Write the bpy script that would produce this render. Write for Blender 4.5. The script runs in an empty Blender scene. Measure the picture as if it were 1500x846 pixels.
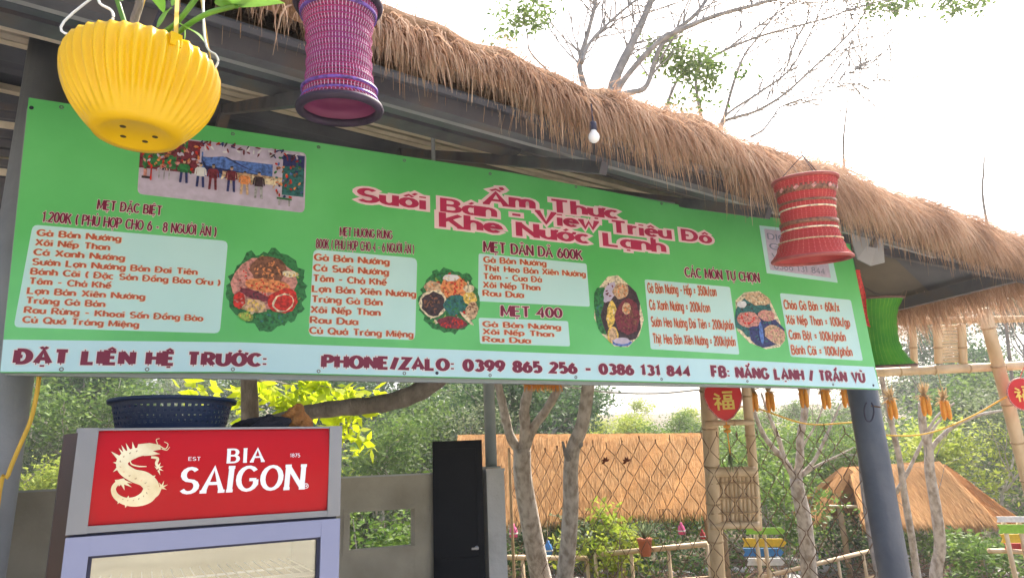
import bpy, math, random, unicodedata
import numpy as np
from mathutils import Vector, Matrix
random.seed(7); RNG = np.random.default_rng(7)
SC = bpy.context.scene; COL = SC.collection
R = math.radians
V = lambda *a: np.array(a, float)

# ------------------------------------------------------------------ camera
FPX, PITCH, ROLL = 980.0, 0.2608, -0.0421
_F = V(0, math.cos(PITCH), math.sin(PITCH)); _U0 = V(0, -math.sin(PITCH), math.cos(PITCH)); _R0 = V(1, 0, 0)
_R = _R0*math.cos(ROLL) + _U0*math.sin(ROLL); _U = -_R0*math.sin(ROLL) + _U0*math.cos(ROLL)
EYE = V(0, 0, 1.6)
cd = bpy.data.cameras.new('camera'); co = bpy.data.objects.new('camera', cd); COL.objects.link(co)
cd.sensor_width = 36; cd.lens = FPX/1500*36; cd.clip_start = .05; cd.clip_end = 1500
co.matrix_world = Matrix(((_R[0], _U[0], -_F[0], EYE[0]), (_R[1], _U[1], -_F[1], EYE[1]), (_R[2], _U[2], -_F[2], EYE[2]), (0, 0, 0, 1)))
SC.camera = co
# ------------------------------------------------------------------ world, sun, exposure
SUN_EL, SUN_AZ = R(52), R(38)      # azimuth clockwise from +Y: beyond the building and to the right
w = bpy.data.worlds.new('World'); SC.world = w; w.use_nodes = True
nt = w.node_tree; bg = nt.nodes['Background']
sky = nt.nodes.new('ShaderNodeTexSky'); sky.sky_type = 'NISHITA'; sky.sun_disc = False
sky.sun_elevation = SUN_EL; sky.sun_rotation = SUN_AZ; sky.dust_density = 6.0; sky.air_density = 1.0; sky.ozone_density = .6
nt.links.new(sky.outputs[0], bg.inputs[0]); bg.inputs[1].default_value = 0.15
sl = bpy.data.lights.new('sun', 'SUN'); so = bpy.data.objects.new('sun', sl); COL.objects.link(so)
sl.energy = 3.0; sl.angle = R(.6); sl.color = (1, .93, .82)
sd = V(math.sin(SUN_AZ)*math.cos(SUN_EL), math.cos(SUN_AZ)*math.cos(SUN_EL), math.sin(SUN_EL))
so.rotation_euler = Vector(sd).to_track_quat('Z', 'Y').to_euler(); so.location = (20, 20, 30)
SC.view_settings.view_transform = 'Standard'; SC.view_settings.look = 'None'; SC.view_settings.gamma = 1
SC.view_settings.exposure = 1.6
SC.render.engine = 'CYCLES'
try:
    SC.cycles.max_bounces = 6; SC.cycles.transparent_max_bounces = 12; SC.cycles.diffuse_bounces = 4
    SC.cycles.caustics_reflective = False; SC.cycles.caustics_refractive = False
except Exception: pass

# ------------------------------------------------------------------ geometry helpers
def ray(x, y): return _F + _R*(x-750)/FPX - _U*(y-423)/FPX
def P(x, y, d): return EYE + ray(x, y)*d                 # a point d metres deep on the line of sight
def PZ(x, y, z): v = ray(x, y); return EYE + v*(z-EYE[2])/v[2]
def unit(v): v = np.asarray(v, float); return v/np.linalg.norm(v)

class MB:
    def __init__(s): s.v = []; s.f = []; s.n = 0
    def add(s, v, f):
        v = np.asarray(v, float).reshape(-1, 3)
        s.v.append(v); s.f += [tuple(i+s.n for i in q) for q in f]; s.n += len(v); return s
    def quads(s, v):                                        # (n,4,3) array
        v = np.asarray(v, float); k = len(v); i = np.arange(k*4).reshape(-1, 4)+s.n
        s.v.append(v.reshape(-1, 3)); s.f += i.tolist(); s.n += k*4; return s
    def box(s, c, sx, sy, sz, ax=None):                     # centre, half sizes, axes
        ax = ax or (V(1, 0, 0), V(0, 1, 0), V(0, 0, 1)); c = np.asarray(c, float)
        vs = [c+ax[0]*sx*a+ax[1]*sy*b+ax[2]*sz*d for d in (-1, 1) for b in (-1, 1) for a in (-1, 1)]
        return s.add(vs, [(0, 2, 3, 1), (4, 5, 7, 6), (0, 1, 5, 4), (2, 6, 7, 3), (0, 4, 6, 2), (1, 3, 7, 5)])
    def tube(s, pts, r, k=8, cap=True):
        pts = np.asarray(pts, float); m = len(pts); r = np.full(m, r, float) if np.isscalar(r) else np.asarray(r, float)
        if len(r) != m: r = np.interp(np.linspace(0, 1, m), np.linspace(0, 1, len(r)), r)
        T = np.gradient(pts, axis=0); T /= np.linalg.norm(T, axis=1)[:, None]+1e-9
        a = V(0, 0, 1) if abs(T[0][2]) < .9 else V(1, 0, 0)
        A = np.cross(T, a); A /= np.linalg.norm(A, axis=1)[:, None]+1e-9; B = np.cross(T, A)
        th = np.arange(k)*2*math.pi/k
        vs = pts[:, None]+r[:, None, None]*(np.cos(th)[None, :, None]*A[:, None]+np.sin(th)[None, :, None]*B[:, None])
        f = [(i*k+j, i*k+(j+1) % k, (i+1)*k+(j+1) % k, (i+1)*k+j) for i in range(m-1) for j in range(k)]
        if cap: f += [tuple(range(k))[::-1], tuple(range((m-1)*k, m*k))]
        return s.add(vs.reshape(-1, 3), f)
    def lathe(s, c, prof, k=32, axis=None, close=False):    # prof: (r, h) list about axis through c
        ax = unit(axis) if axis is not None else V(0, 0, 1)
        a = V(1, 0, 0); a = unit(a-ax*(a@ax)); b = np.cross(ax, a); c = np.asarray(c, float)
        th = np.arange(k)*2*math.pi/k
        vs = [c+ax*h+r*(math.cos(t)*a+math.sin(t)*b) for r, h in prof for t in th]; m = len(prof)
        f = [(i*k+j, i*k+(j+1) % k, (i+1)*k+(j+1) % k, (i+1)*k+j) for i in range(m-1) for j in range(k)]
        if close: f += [tuple(range(k))[::-1], tuple(range((m-1)*k, m*k))]
        return s.add(vs, f)
    def mesh(s, name, mt, smooth=False, off=None):
        v = np.concatenate(s.v) if s.v else np.zeros((0, 3))
        if off is not None: v = v-np.asarray(off)
        me = bpy.data.meshes.new(name); me.from_pydata(v.tolist(), [], s.f)
        me.materials.append(mt)
        if smooth: me.shade_smooth()
        me.update(); return me
    def build(s, name, mt, parent=None, smooth=False, label=None, kind=None):
        off = V(*parent_loc(parent)) if parent else None
        o = bpy.data.objects.new(name, s.mesh(name, mt, smooth, off)); COL.objects.link(o)
        if parent: o.parent = parent
        if label: o['label'] = label
        if kind: o['kind'] = kind
        return o
def parent_loc(o):
    l = V(0, 0, 0)
    while o is not None: l = l+V(*o.location); o = o.parent
    return l
def thing(name, loc, label, cat, group=None):
    o = bpy.data.objects.new(name, None); COL.objects.link(o); o.location = tuple(loc); o.empty_display_size = .1
    return tag(o, label, cat, group)
def tag(o, label=None, cat=None, group=None, kind=None):
    for k, v in (('label', label), ('category', cat), ('group', group), ('kind', kind)):
        if v: o[k] = v
    return o
def piece(me, name, parent, loc=None, rot=None):            # an object that shares mesh data
    o = bpy.data.objects.new(name, me); COL.objects.link(o); o.parent = parent
    if loc is not None: o.location = tuple(loc)
    if rot is not None: o.rotation_euler = rot
    return o
def copy_tree(o, parent=None):
    c = o.copy(); COL.objects.link(c); c.parent = parent
    for ch in list(o.children): copy_tree(ch, c)
    return c
def smooth_path(pts, n=6):
    pts = [np.asarray(p, float) for p in pts]; q = [2*pts[0]-pts[1]]+pts+[2*pts[-1]-pts[-2]]; out = []
    for i in range(1, len(q)-2):
        for k in range(n):
            t = k/n; a, b, c, d = q[i-1], q[i], q[i+1], q[i+2]
            out.append(.5*(2*b+(c-a)*t+(2*a-5*b+4*c-d)*t*t+(3*b-a-3*c+d)*t**3))
    return np.array(out+[pts[-1]])

# ------------------------------------------------------------------ materials
def mat(name, c1, c2=None, rough=.6, scale=6, bump=0.0, metal=0, trans=0.0, island=False, detail=6, spec=.5, coat=0, contrast=(.3, .7), stretch=None, bscale=None, c3=None, alpha=1):
    m = bpy.data.materials.new(name); m.use_nodes = True; n = m.node_tree.nodes; L = m.node_tree.links
    b = n['Principled BSDF']; b.inputs['Roughness'].default_value = rough; b.inputs['Metallic'].default_value = metal
    b.inputs['Specular IOR Level'].default_value = spec; b.inputs['Coat Weight'].default_value = coat
    b.inputs['Base Color'].default_value = (*c1, 1)
    tc = n.new('ShaderNodeTexCoord'); mp = n.new('ShaderNodeMapping'); L.new(tc.outputs['Object'], mp.inputs[0])
    if stretch: mp.inputs['Scale'].default_value = stretch
    col = None
    if c2 is not None:
        rp = n.new('ShaderNodeValToRGB'); rp.color_ramp.elements[0].color = (*c1, 1); rp.color_ramp.elements[1].color = (*c2, 1)
        if c3 is not None: e = rp.color_ramp.elements.new(.5); e.color = (*c3, 1)
        if island:
            g = n.new('ShaderNodeNewGeometry'); nz = n.new('ShaderNodeTexNoise'); nz.inputs['Scale'].default_value = scale
            L.new(tc.outputs['Object'], nz.inputs[0])
            mx = n.new('ShaderNodeMath'); mx.operation = 'MULTIPLY_ADD'; L.new(g.outputs['Random Per Island'], mx.inputs[0]); mx.inputs[1].default_value = .6
            ms = n.new('ShaderNodeMath'); ms.operation = 'MULTIPLY_ADD'; L.new(nz.outputs[0], ms.inputs[0]); ms.inputs[1].default_value = 1.2; ms.inputs[2].default_value = -.4
            L.new(ms.outputs[0], mx.inputs[2]); L.new(mx.outputs[0], rp.inputs[0])
        else:
            nz = n.new('ShaderNodeTexNoise'); nz.inputs['Scale'].default_value = scale; nz.inputs['Detail'].default_value = detail
            L.new(mp.outputs[0], nz.inputs[0]); L.new(nz.outputs[0], rp.inputs[0])
            rp.color_ramp.elements[0].position = contrast[0]; rp.color_ramp.elements[-1].position = contrast[1]
        L.new(rp.outputs[0], b.inputs['Base Color']); col = rp.outputs[0]
    if bump:
        nb = n.new('ShaderNodeTexNoise'); nb.inputs['Scale'].default_value = bscale or scale*6; nb.inputs['Detail'].default_value = 5
        L.new(mp.outputs[0], nb.inputs[0]); bp = n.new('ShaderNodeBump'); bp.inputs['Strength'].default_value = bump; bp.inputs['Distance'].default_value = .02
        L.new(nb.outputs[0], bp.inputs['Height']); L.new(bp.outputs[0], b.inputs['Normal'])
    if trans:
        t = n.new('ShaderNodeBsdfTranslucent'); t.inputs[0].default_value = (*c1, 1)
        if col: L.new(col, t.inputs[0])
        mxs = n.new('ShaderNodeMixShader'); mxs.inputs[0].default_value = trans
        out = n['Material Output']; L.new(b.outputs[0], mxs.inputs[1]); L.new(t.outputs[0], mxs.inputs[2]); L.new(mxs.outputs[0], out.inputs[0])
    return m
M = {}
M['ground'] = mat('ground', (.05, .05, .025), (.17, .13, .08), rough=.95, scale=1.2, bump=.6, bscale=12)
M['floor'] = mat('floor', (.32, .30, .27), (.45, .43, .40), rough=.8, scale=2, bump=.2)
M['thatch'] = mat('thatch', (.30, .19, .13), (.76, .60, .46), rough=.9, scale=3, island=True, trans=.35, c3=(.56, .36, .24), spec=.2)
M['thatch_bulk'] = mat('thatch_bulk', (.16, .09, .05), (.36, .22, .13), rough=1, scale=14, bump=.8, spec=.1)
M['straw'] = mat('straw', (.50, .26, .10), (.72, .44, .20), rough=.9, scale=1.5, island=True, trans=.15, c3=(.61, .34, .135), spec=.2)
M['straw_bulk'] = mat('straw_bulk', (.46, .22, .08), (.64, .34, .13), rough=1, scale=9, bump=.7, spec=.1)
M['roof_steel'] = mat('roof_steel', (.065, .07, .095), (.16, .165, .19), rough=.5, scale=2.2, metal=.25, bump=.1)
M['roof_steel_worn'] = mat('roof_steel_worn', (.08, .075, .075), (.20, .17, .14), rough=.6, scale=2, metal=.2, bump=.1)
M['beam_steel'] = mat('beam_steel', (.07, .07, .09), (.20, .13, .09), rough=.6, scale=5, metal=.2, c3=(.12, .12, .14), contrast=(.3, .85), detail=10)
M['beam_pale'] = mat('beam_pale', (.24, .24, .25), (.33, .33, .34), rough=.5, scale=4)
M['purlin'] = mat('purlin', (.55, .47, .37), (.70, .62, .50), rough=.8, scale=8)  # pale tan stands in for the light stripes under the roof sheets
M['post_blue'] = mat('post_blue', (.07, .09, .13), (.11, .13, .17), rough=.45, scale=5, bump=.15, coat=.1)
M['post_pale'] = mat('post_pale', (.22, .24, .27), (.29, .31, .34), rough=.5, scale=5, bump=.15)
M['post_green'] = mat('post_green', (.20, .23, .23), (.27, .30, .29), rough=.45, scale=5, bump=.1)
M['concrete'] = mat('concrete', (.24, .21, .155), (.46, .41, .32), rough=.9, scale=2.2, bump=.35, bscale=30, contrast=(.25, .75))
M['concrete_pale'] = mat('concrete_pale', (.38, .37, .35), (.52, .51, .49), rough=.9, scale=4, bump=.3)
M['dark_door'] = mat('dark_door', (.006, .007, .010), (.010, .011, .014), rough=.5, scale=3, spec=.15)
M['steel_raw'] = mat('steel_raw', (.22, .22, .23), rough=.3, metal=.9)
M['sign_green'] = mat('sign_green', (.10, .52, .13), (.17, .66, .22), rough=.36, scale=1.3, bump=.35, bscale=1.6, contrast=(.3, .7), coat=.25)
M['sign_pale'] = mat('sign_pale', (.52, .80, .88), (.58, .85, .92), rough=.4, scale=2)
M['sign_panel'] = mat('sign_panel', (.50, .79, .78), (.56, .83, .82), rough=.4, scale=3)
M['frame_grey'] = mat('frame_grey', (.3, .32, .34), rough=.5)
M['maroon'] = mat('maroon', (.20, .008, .045), rough=.4)
M['crimson'] = mat('crimson', (.50, .03, .10), rough=.4)
M['orange_ink'] = mat('orange_ink', (.50, .10, .04), rough=.4)
M['peach'] = mat('peach', (.86, .70, .52), rough=.5)
M['pink_white'] = mat('pink_white', (.90, .66, .70), rough=.5)
M['grey_ink'] = mat('grey_ink', (.20, .22, .32), rough=.5)
M['white'] = mat('white', (.82, .82, .82), rough=.5)
M['ink_white'] = mat('ink_white', (.78, .80, .85), rough=.5)
def yellow_pot():
    return mat('yellow_plastic', (.72, .43, .002), (.82, .52, .004), rough=.32, scale=4, trans=.12, spec=.45)
M['yellow'] = yellow_pot()
M['yellow_cord'] = mat('yellow_cord', (.75, .47, .06), rough=.6)
M['dark_hole'] = mat('dark_hole', (.05, .03, .01), rough=.9)
M['green_leaf'] = mat('green_leaf', (.10, .26, .03), (.22, .42, .07), rough=.4, scale=8, trans=.35)
M['bark'] = mat('bark', (.16, .13, .10), (.34, .29, .24), rough=.95, scale=14, bump=.8, stretch=(1, 1, .35))
M['bark_pale'] = mat('bark_pale', (.36, .30, .24), (.66, .60, .53), rough=.95, scale=17, bump=.9, stretch=(1, 1, .6), contrast=(.36, .60))
M['bark_grey'] = mat('bark_grey', (.20, .185, .17), (.36, .335, .31), rough=.95, scale=9, bump=.5)
M['bamboo'] = mat('bamboo', (.50, .36, .20), (.74, .58, .38), rough=.55, scale=7, bump=.2, stretch=(1, 1, .3))
M['bamboo_dark'] = mat('bamboo_dark', (.33, .22, .12), (.50, .36, .20), rough=.7, scale=9, bump=.2)
M['wire'] = mat('wire', (.16, .085, .045), rough=.7)
M['wire_pale'] = mat('wire_pale', (.72, .72, .7), rough=.5)
M['housing'] = mat('housing', (.20, .205, .22), (.26, .265, .28), rough=.4, scale=3, metal=.4)
M['fridge_side'] = mat('fridge_side', (.022, .008, .007), (.05, .018, .014), rough=.35, scale=3)
M['frame_lilac'] = mat('frame_lilac', (.21, .23, .36), (.26, .28, .42), rough=.35, scale=3)
M['gasket'] = mat('gasket', (.03, .03, .06), rough=.7)
M['red_panel'] = mat('red_panel', (.38, .001, .006), (.44, .002, .009), rough=.28, scale=2, spec=.22)
M['gold'] = mat('gold', (.62, .50, .27), (.85, .78, .55), rough=.4, scale=18, metal=.2)
M['fridge_inside'] = mat('fridge_inside', (.36, .33, .17), (.62, .58, .38), rough=.5, scale=1.6)
M['navy'] = mat('navy', (.003, .010, .035), (.006, .02, .06), rough=.45, scale=5, spec=.3)
M['black_cloth'] = mat('black_cloth', (.008, .008, .012), (.02, .02, .03), rough=.9, scale=20, bump=.5)
M['brown_bag'] = mat('brown_bag', (.28, .10, .02), (.50, .22, .05), rough=.8, scale=25, bump=.8)
M['red_heart'] = mat('red_heart', (.62, .012, .015), (.70, .02, .02), rough=.5, scale=6)
M['gold_ink'] = mat('gold_ink', (.85, .60, .12), rough=.4)
M['corn'] = mat('corn', (.80, .30, .03), (.92, .45, .08), rough=.6, scale=90, trans=.1)
M['husk'] = mat('husk', (.50, .36, .20), (.65, .50, .30), rough=.8, scale=20, trans=.2)
M['terracotta'] = mat('terracotta', (.50, .16, .08), rough=.8)
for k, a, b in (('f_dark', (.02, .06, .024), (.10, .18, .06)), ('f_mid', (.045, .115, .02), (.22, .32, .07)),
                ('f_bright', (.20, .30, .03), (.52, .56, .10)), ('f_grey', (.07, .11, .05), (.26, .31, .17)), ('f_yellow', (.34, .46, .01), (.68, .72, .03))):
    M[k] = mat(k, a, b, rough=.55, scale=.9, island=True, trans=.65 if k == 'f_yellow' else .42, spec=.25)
for k, c in (('p_red', (.62, .03, .02)), ('p_purple', (.14, .06, .34)), ('p_orange', (.75, .28, .10)), ('p_brown', (.22, .09, .05)), ('p_dark', (.05, .03, .04)), ('p_green', (.03, .20, .06)),
             ('p_lime', (.30, .45, .08)), ('p_yellow', (.78, .55, .12)), ('p_cream', (.78, .68, .48)), ('p_pink', (.62, .28, .24)), ('p_lilac', (.62, .55, .70)),
             ('p_blue', (.10, .20, .55)), ('p_navy', (.03, .04, .16)), ('p_teal', (.03, .16, .16)), ('p_white', (.80, .80, .82)), ('p_tan', (.62, .42, .26)), ('p_maroon', (.20, .03, .05)), ('p_grey', (.4, .4, .42)),
             ('b_green', (.30, .62, .04)), ('b_yellow', (.85, .55, .02)), ('b_blue', (.05, .25, .62)), ('b_white', (.8, .8, .78)), ('b_red', (.50, .02, .02)), ('b_pink', (.78, .10, .28))):
    M[k] = mat(k, tuple(min(1, x*1.15) for x in c), tuple(x*.42 for x in c), rough=.5, scale=70, detail=8, contrast=(.42, .66)) if k[0] == 'p' and k not in ('p_lilac', 'p_white') else mat(k, c, tuple(x*.75 for x in c), rough=.5, scale=25)
def glass():
    m = bpy.data.materials.new('glass'); m.use_nodes = True; n = m.node_tree.nodes; L = m.node_tree.links
    t = n.new('ShaderNodeBsdfTransparent'); t.inputs[0].default_value = (.9, .92, .88, 1); g = n.new('ShaderNodeBsdfGlossy'); g.inputs['Roughness'].default_value = .03
    f = n.new('ShaderNodeFresnel'); f.inputs[0].default_value = 1.6; a = n.new('ShaderNodeMath'); a.inputs[1].default_value = .16; L.new(f.outputs[0], a.inputs[0])
    x = n.new('ShaderNodeMixShader'); L.new(a.outputs[0], x.inputs[0]); L.new(t.outputs[0], x.inputs[1]); L.new(g.outputs[0], x.inputs[2]); L.new(x.outputs[0], n['Material Output'].inputs[0])
    return m
M['glass'] = glass()

# ------------------------------------------------------------------ stroke lettering
def arc(cx, cy, rx, ry, a0, a1, n=9):
    return [(cx+rx*math.cos(R(a0+(a1-a0)*i/(n-1))), cy+ry*math.sin(R(a0+(a1-a0)*i/(n-1)))) for i in range(n)]
G = {
 'A': (.74, [[(0, 0), (.37, 1), (.74, 0)], [(.14, .34), (.60, .34)]]),
 'B': (.62, [[(0, 0), (0, 1)], [(0, 1)]+arc(.32, .76, .24, .24, 90, -90)+[(0, .52)], [(0, .52)]+arc(.34, .26, .28, .26, 90, -90)+[(0, 0)]]),
 'C': (.68, [arc(.40, .5, .40, .5, 42, 318, 15)]),
 'D': (.70, [[(0, 0), (0, 1)], [(0, 1)]+arc(.28, .5, .42, .5, 90, -90, 11)+[(0, 0)]]),
 'E': (.56, [[(.56, 1), (0, 1), (0, 0), (.56, 0)], [(0, .52), (.48, .52)]]),
 'F': (.54, [[(.54, 1), (0, 1), (0, 0)], [(0, .5), (.46, .5)]]),
 'G': (.74, [arc(.40, .5, .40, .5, 42, 330, 15)+[(.74, .45)], [(.46, .45), (.76, .45)]]),
 'H': (.68, [[(0, 0), (0, 1)], [(.68, 0), (.68, 1)], [(0, .52), (.68, .52)]]),
 'I': (.08, [[(.04, 0), (.04, 1)]]),
 'J': (.4, [[(.4, 1), (.4, .2)]+arc(.2, .2, .2, .2, 0, -180, 6)]),
 'K': (.66, [[(0, 0), (0, 1)], [(.64, 1), (.03, .42)], [(.24, .60), (.66, 0)]]),
 'L': (.54, [[(0, 1), (0, 0), (.54, 0)]]),
 'M': (.84, [[(0, 0), (.03, 1)], [(.03, 1), (.42, .12), (.81, 1)], [(.84, 0), (.81, 1)]]),
 'N': (.70, [[(0, 0), (0, 1)], [(0, 1), (.70, 0)], [(.70, 0), (.70, 1)]]),
 'O': (.80, [arc(.40, .5, .40, .5, 90, 450, 19)]),
 'P': (.60, [[(0, 0), (0, 1)], [(0, 1)]+arc(.32, .74, .27, .26, 90, -90)+[(0, .48)]]),
 'Q': (.80, [arc(.40, .5, .40, .5, 90, 450, 19), [(.5, .25), (.8, -.08)]]),
 'R': (.64, [[(0, 0), (0, 1)], [(0, 1)]+arc(.32, .74, .27, .26, 90, -90)+[(0, .48)], [(.28, .48), (.64, 0)]]),
 'S': (.60, [arc(.31, .74, .27, .26, 35, 270, 10)+arc(.30, .24, .30, .25, 88, -150, 10)]),
 'T': (.66, [[(0, 1), (.66, 1)], [(.33, 0), (.33, 1)]]),
 'U': (.68, [[(0, 1), (0, .34)]+arc(.34, .34, .34, .34, 180, 360, 10)+[(.68, 1)]]),
 'V': (.72, [[(0, 1), (.36, 0), (.72, 1)]]),
 'W': (1.02, [[(0, 1), (.25, 0), (.51, .9), (.77, 0), (1.02, 1)]]),
 'X': (.68, [[(0, 0), (.68, 1)], [(0, 1), (.68, 0)]]),
 'Y': (.68, [[(0, 1), (.34, .48), (.68, 1)], [(.34, .48), (.34, 0)]]),
 'Z': (.62, [[(0, 1), (.62, 1), (0, 0), (.62, 0)]]),
 'a': (.50, [arc(.25, .33, .25, .33, 60, 300, 12), [(.5, .68), (.5, 0)]]),
 'b': (.50, [[(0, 1), (0, 0)], arc(.25, .33, .25, .33, 140, -140, 12)]),
 'c': (.46, [arc(.26, .33, .26, .33, 50, 310, 12)]),
 'd': (.50, [arc(.25, .33, .25, .33, 40, 320, 12), [(.5, 1), (.5, 0)]]),
 'e': (.50, [[(.03, .36), (.49, .36)]+arc(.26, .33, .25, .33, 6, 320, 13)]),
 'f': (.32, [[(.1, 0), (.1, .8)]+arc(.26, .8, .16, .18, 180, 60, 5), [(0, .66), (.3, .66)]]),
 'g': (.50, [arc(.25, .33, .25, .33, 60, 300, 12), [(.5, .68), (.5, -.08)]+arc(.26, -.08, .24, .2, 0, -150, 7)]),
 'h': (.48, [[(0, 1), (0, 0)], [(0, .40)]+arc(.24, .42, .24, .25, 150, 0, 8)+[(.48, 0)]]),
 'i': (.06, [[(.03, .66), (.03, 0)], [(.03, .86), (.03, .98)]]),
 'k': (.48, [[(0, 1), (0, 0)], [(.44, .66), (.03, .26)], [(.17, .40), (.48, 0)]]),
 'l': (.06, [[(.03, 1), (.03, 0)]]),
 'm': (.80, [[(0, .68), (0, 0)], [(0, .40)]+arc(.20, .44, .20, .24, 150, 0, 7)+[(.40, 0)], [(.40, .40)]+arc(.60, .44, .20, .24, 150, 0, 7)+[(.80, 0)]]),
 'n': (.48, [[(0, .68), (0, 0)], [(0, .40)]+arc(.24, .42, .24, .25, 150, 0, 8)+[(.48, 0)]]),
 'o': (.52, [arc(.26, .33, .26, .33, 90, 450, 15)]),
 'p': (.50, [[(0, .68), (0, -.30)], arc(.25, .33, .25, .33, 140, -140, 12)]),
 'q': (.50, [arc(.25, .33, .25, .33, 40, 320, 12), [(.5, .68), (.5, -.3)]]),
 'r': (.32, [[(0, .68), (0, 0)], [(0, .38)]+arc(.22, .42, .22, .24, 150, 60, 6)]),
 's': (.42, [arc(.22, .50, .19, .17, 40, 270, 8)+arc(.21, .165, .20, .165, 88, -150, 8)]),
 't': (.34, [[(.12, .92), (.12, .16)]+arc(.26, .16, .14, .16, 180, 290, 5), [(0, .66), (.32, .66)]]),
 'u': (.48, [[(0, .68), (0, .26)]+arc(.24, .25, .24, .25, 180, 340, 8), [(.48, .68), (.48, 0)]]),
 'v': (.48, [[(0, .68), (.24, 0), (.48, .68)]]),
 'w': (.74, [[(0, .68), (.19, 0), (.37, .6), (.55, 0), (.74, .68)]]),
 'x': (.48, [[(0, 0), (.48, .68)], [(0, .68), (.48, 0)]]),
 'y': (.48, [[(0, .68), (.25, .03)], [(.48, .68), (.16, -.28)]]),
 'z': (.44, [[(0, .66), (.44, .66), (0, 0), (.44, 0)]]),
 '0': (.60, [arc(.30, .5, .30, .5, 90, 450, 17)]),
 '1': (.34, [[(0, .78), (.22, 1), (.22, 0)]]),
 '2': (.56, [arc(.28, .72, .27, .28, 160, -20, 9)+[(0, 0), (.56, 0)]]),
 '3': (.56, [arc(.27, .76, .25, .24, 150, -90, 9), arc(.27, .27, .29, .27, 90, -150, 9)]),
 '4': (.60, [[(.44, 0), (.44, 1), (0, .3), (.60, .3)]]),
 '5': (.56, [[(.5, 1), (.08, 1), (.05, .55)]+arc(.26, .32, .30, .32, 110, -145, 10)]),
 '6': (.58, [arc(.29, .31, .29, .31, 90, 450, 13), [(.02, .36), (.12, .7), (.42, 1)]]),
 '7': (.54, [[(0, 1), (.54, 1), (.16, 0)]]),
 '8': (.56, [arc(.28, .76, .24, .24, 90, 450, 13), arc(.28, .27, .28, .27, 90, 450, 13)]),
 '9': (.58, [arc(.29, .69, .29, .31, 90, 450, 13), [(.56, .64), (.46, .3), (.16, 0)]]),
 '-': (.36, [[(0, .42), (.36, .42)]]), '–': (.5, [[(0, .42), (.5, .42)]]), '/': (.36, [[(0, -.08), (.36, 1.05)]]), '.': (.08, [[(.04, 0), (.04, .12)]]),
 ':': (.08, [[(.04, .06), (.04, .2)], [(.04, .52), (.04, .66)]]), '(': (.2, [arc(.38, .45, .34, .62, 118, 242, 7)]), ')': (.2, [arc(-.18, .45, .34, .62, 62, -62, 7)]),
 '=': (.42, [[(0, .56), (.42, .56)], [(0, .28), (.42, .28)]]), ' ': (.30, []),
}
G['Đ'] = (.74, G['D'][1]+[[(-.10, .5), (.3, .5)]]); G['đ'] = (.54, G['d'][1]+[[(.28, .84), (.64, .84)]])
MK = set()                                                  # strokes that are accents or dots: drawn with a finer pen
def layout(text, gap=.24):
    x = 0; S = []; MK.clear()
    for ch in text:
        if ch in G: base, marks = ch, ''
        else: nf = unicodedata.normalize('NFD', ch); base, marks = nf[0], nf[1:]
        wd, st = G.get(base, G['-'])
        S += [[(x+a, b) for a, b in p] for p in st]
        cx = x+wd/2; up = base.isupper(); top = 1.0 if up or base in 'bdhkl' else .68; y = top+.16; k = 1.15 if up else .95
        if base == 'i' and marks: pass
        stacked = any(m in marks for m in '\u0302\u0306')
        n0 = len(S)
        for m_ in marks:
            if m_ == '\u0302': S.append([(cx-.17*k, y-.02), (cx, y+.14), (cx+.17*k, y-.02)])
            elif m_ == '\u0306': S.append([(cx-.16*k, y+.14), (cx-.08*k, y+.02), (cx+.08*k, y+.02), (cx+.16*k, y+.14)])
            elif m_ == '\u031b': S.append([(x+wd-.04, top-.06), (x+wd+.10, top-.02), (x+wd+.13, top+.14)])
            elif m_ == '\u0323': S.append([(cx, -.30), (cx, -.16)])
            else:
                ox, oy = (.20, .16) if stacked else (0, 0)
                px, py = cx+ox, y+oy
                if m_ == '\u0301': S.append([(px-.05, py), (px+.10, py+.17)])
                elif m_ == '\u0300': S.append([(px+.05, py), (px-.10, py+.17)])
                elif m_ == '\u0309': S.append([(px-.02, py-.02), (px+.06, py+.07), (px+.02, py+.16), (px-.07, py+.14)])
                elif m_ == '\u0303': S.append([(px-.17, py+.02), (px-.06, py+.11), (px+.06, py+.02), (px+.17, py+.11)])
        MK.update(range(n0, len(S)))
        if base in ':.': MK.update(range(len(S)-len(st), len(S)))
        x += wd+gap
    return x-gap, S
def ribbon(pts, wv, wh, ext=0):                             # one pen stroke as quads in 2D
    p = np.array(pts, float); d = np.diff(p, axis=0); ln = np.linalg.norm(d, axis=1); keep = np.r_[True, ln > 1e-6]; p = p[keep]
    d = np.diff(p, axis=0); d /= np.linalg.norm(d, axis=1)[:, None]
    closed = np.linalg.norm(p[0]-p[-1]) < 1e-6 and len(p) > 3
    if not closed and ext: p[0] -= d[0]*ext; p[-1] += d[-1]*ext
    nrm = np.stack([-d[:, 1], d[:, 0]], 1)
    L, Rr = [], []
    for i in range(len(p)):
        a = nrm[i-1] if i > 0 else (nrm[-1] if closed else nrm[0]); b = nrm[i] if i < len(nrm) else (nrm[0] if closed else nrm[-1])
        m = a+b; q = np.linalg.norm(m)
        if q < .35: m = a; s = 1
        else: m = m/q; s = min(1/max(m@a, .3), 1.7)
        hw = np.array([m[0]*wv, m[1]*wh])*.5*s
        L.append(p[i]+hw); Rr.append(p[i]-hw)
    return [(L[i], Rr[i], Rr[i+1], L[i+1]) for i in range(len(p)-1)]
class Plane:
    def __init__(s, o, u, v):
        s.o = np.asarray(o, float); s.u = unit(u); s.n = unit(np.cross(s.u, v)); s.v = np.cross(s.n, s.u)
        if (EYE-s.o)@s.n < 0: s.n = -s.n
    def uv(s, x, y):
        d = ray(x, y); p = EYE+d*((s.o-EYE)@s.n)/(d@s.n); return np.array([(p-s.o)@s.u, (p-s.o)@s.v])
    def pt(s, uv, dn=0): return s.o+s.u*uv[0]+s.v*uv[1]+s.n*dn
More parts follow.
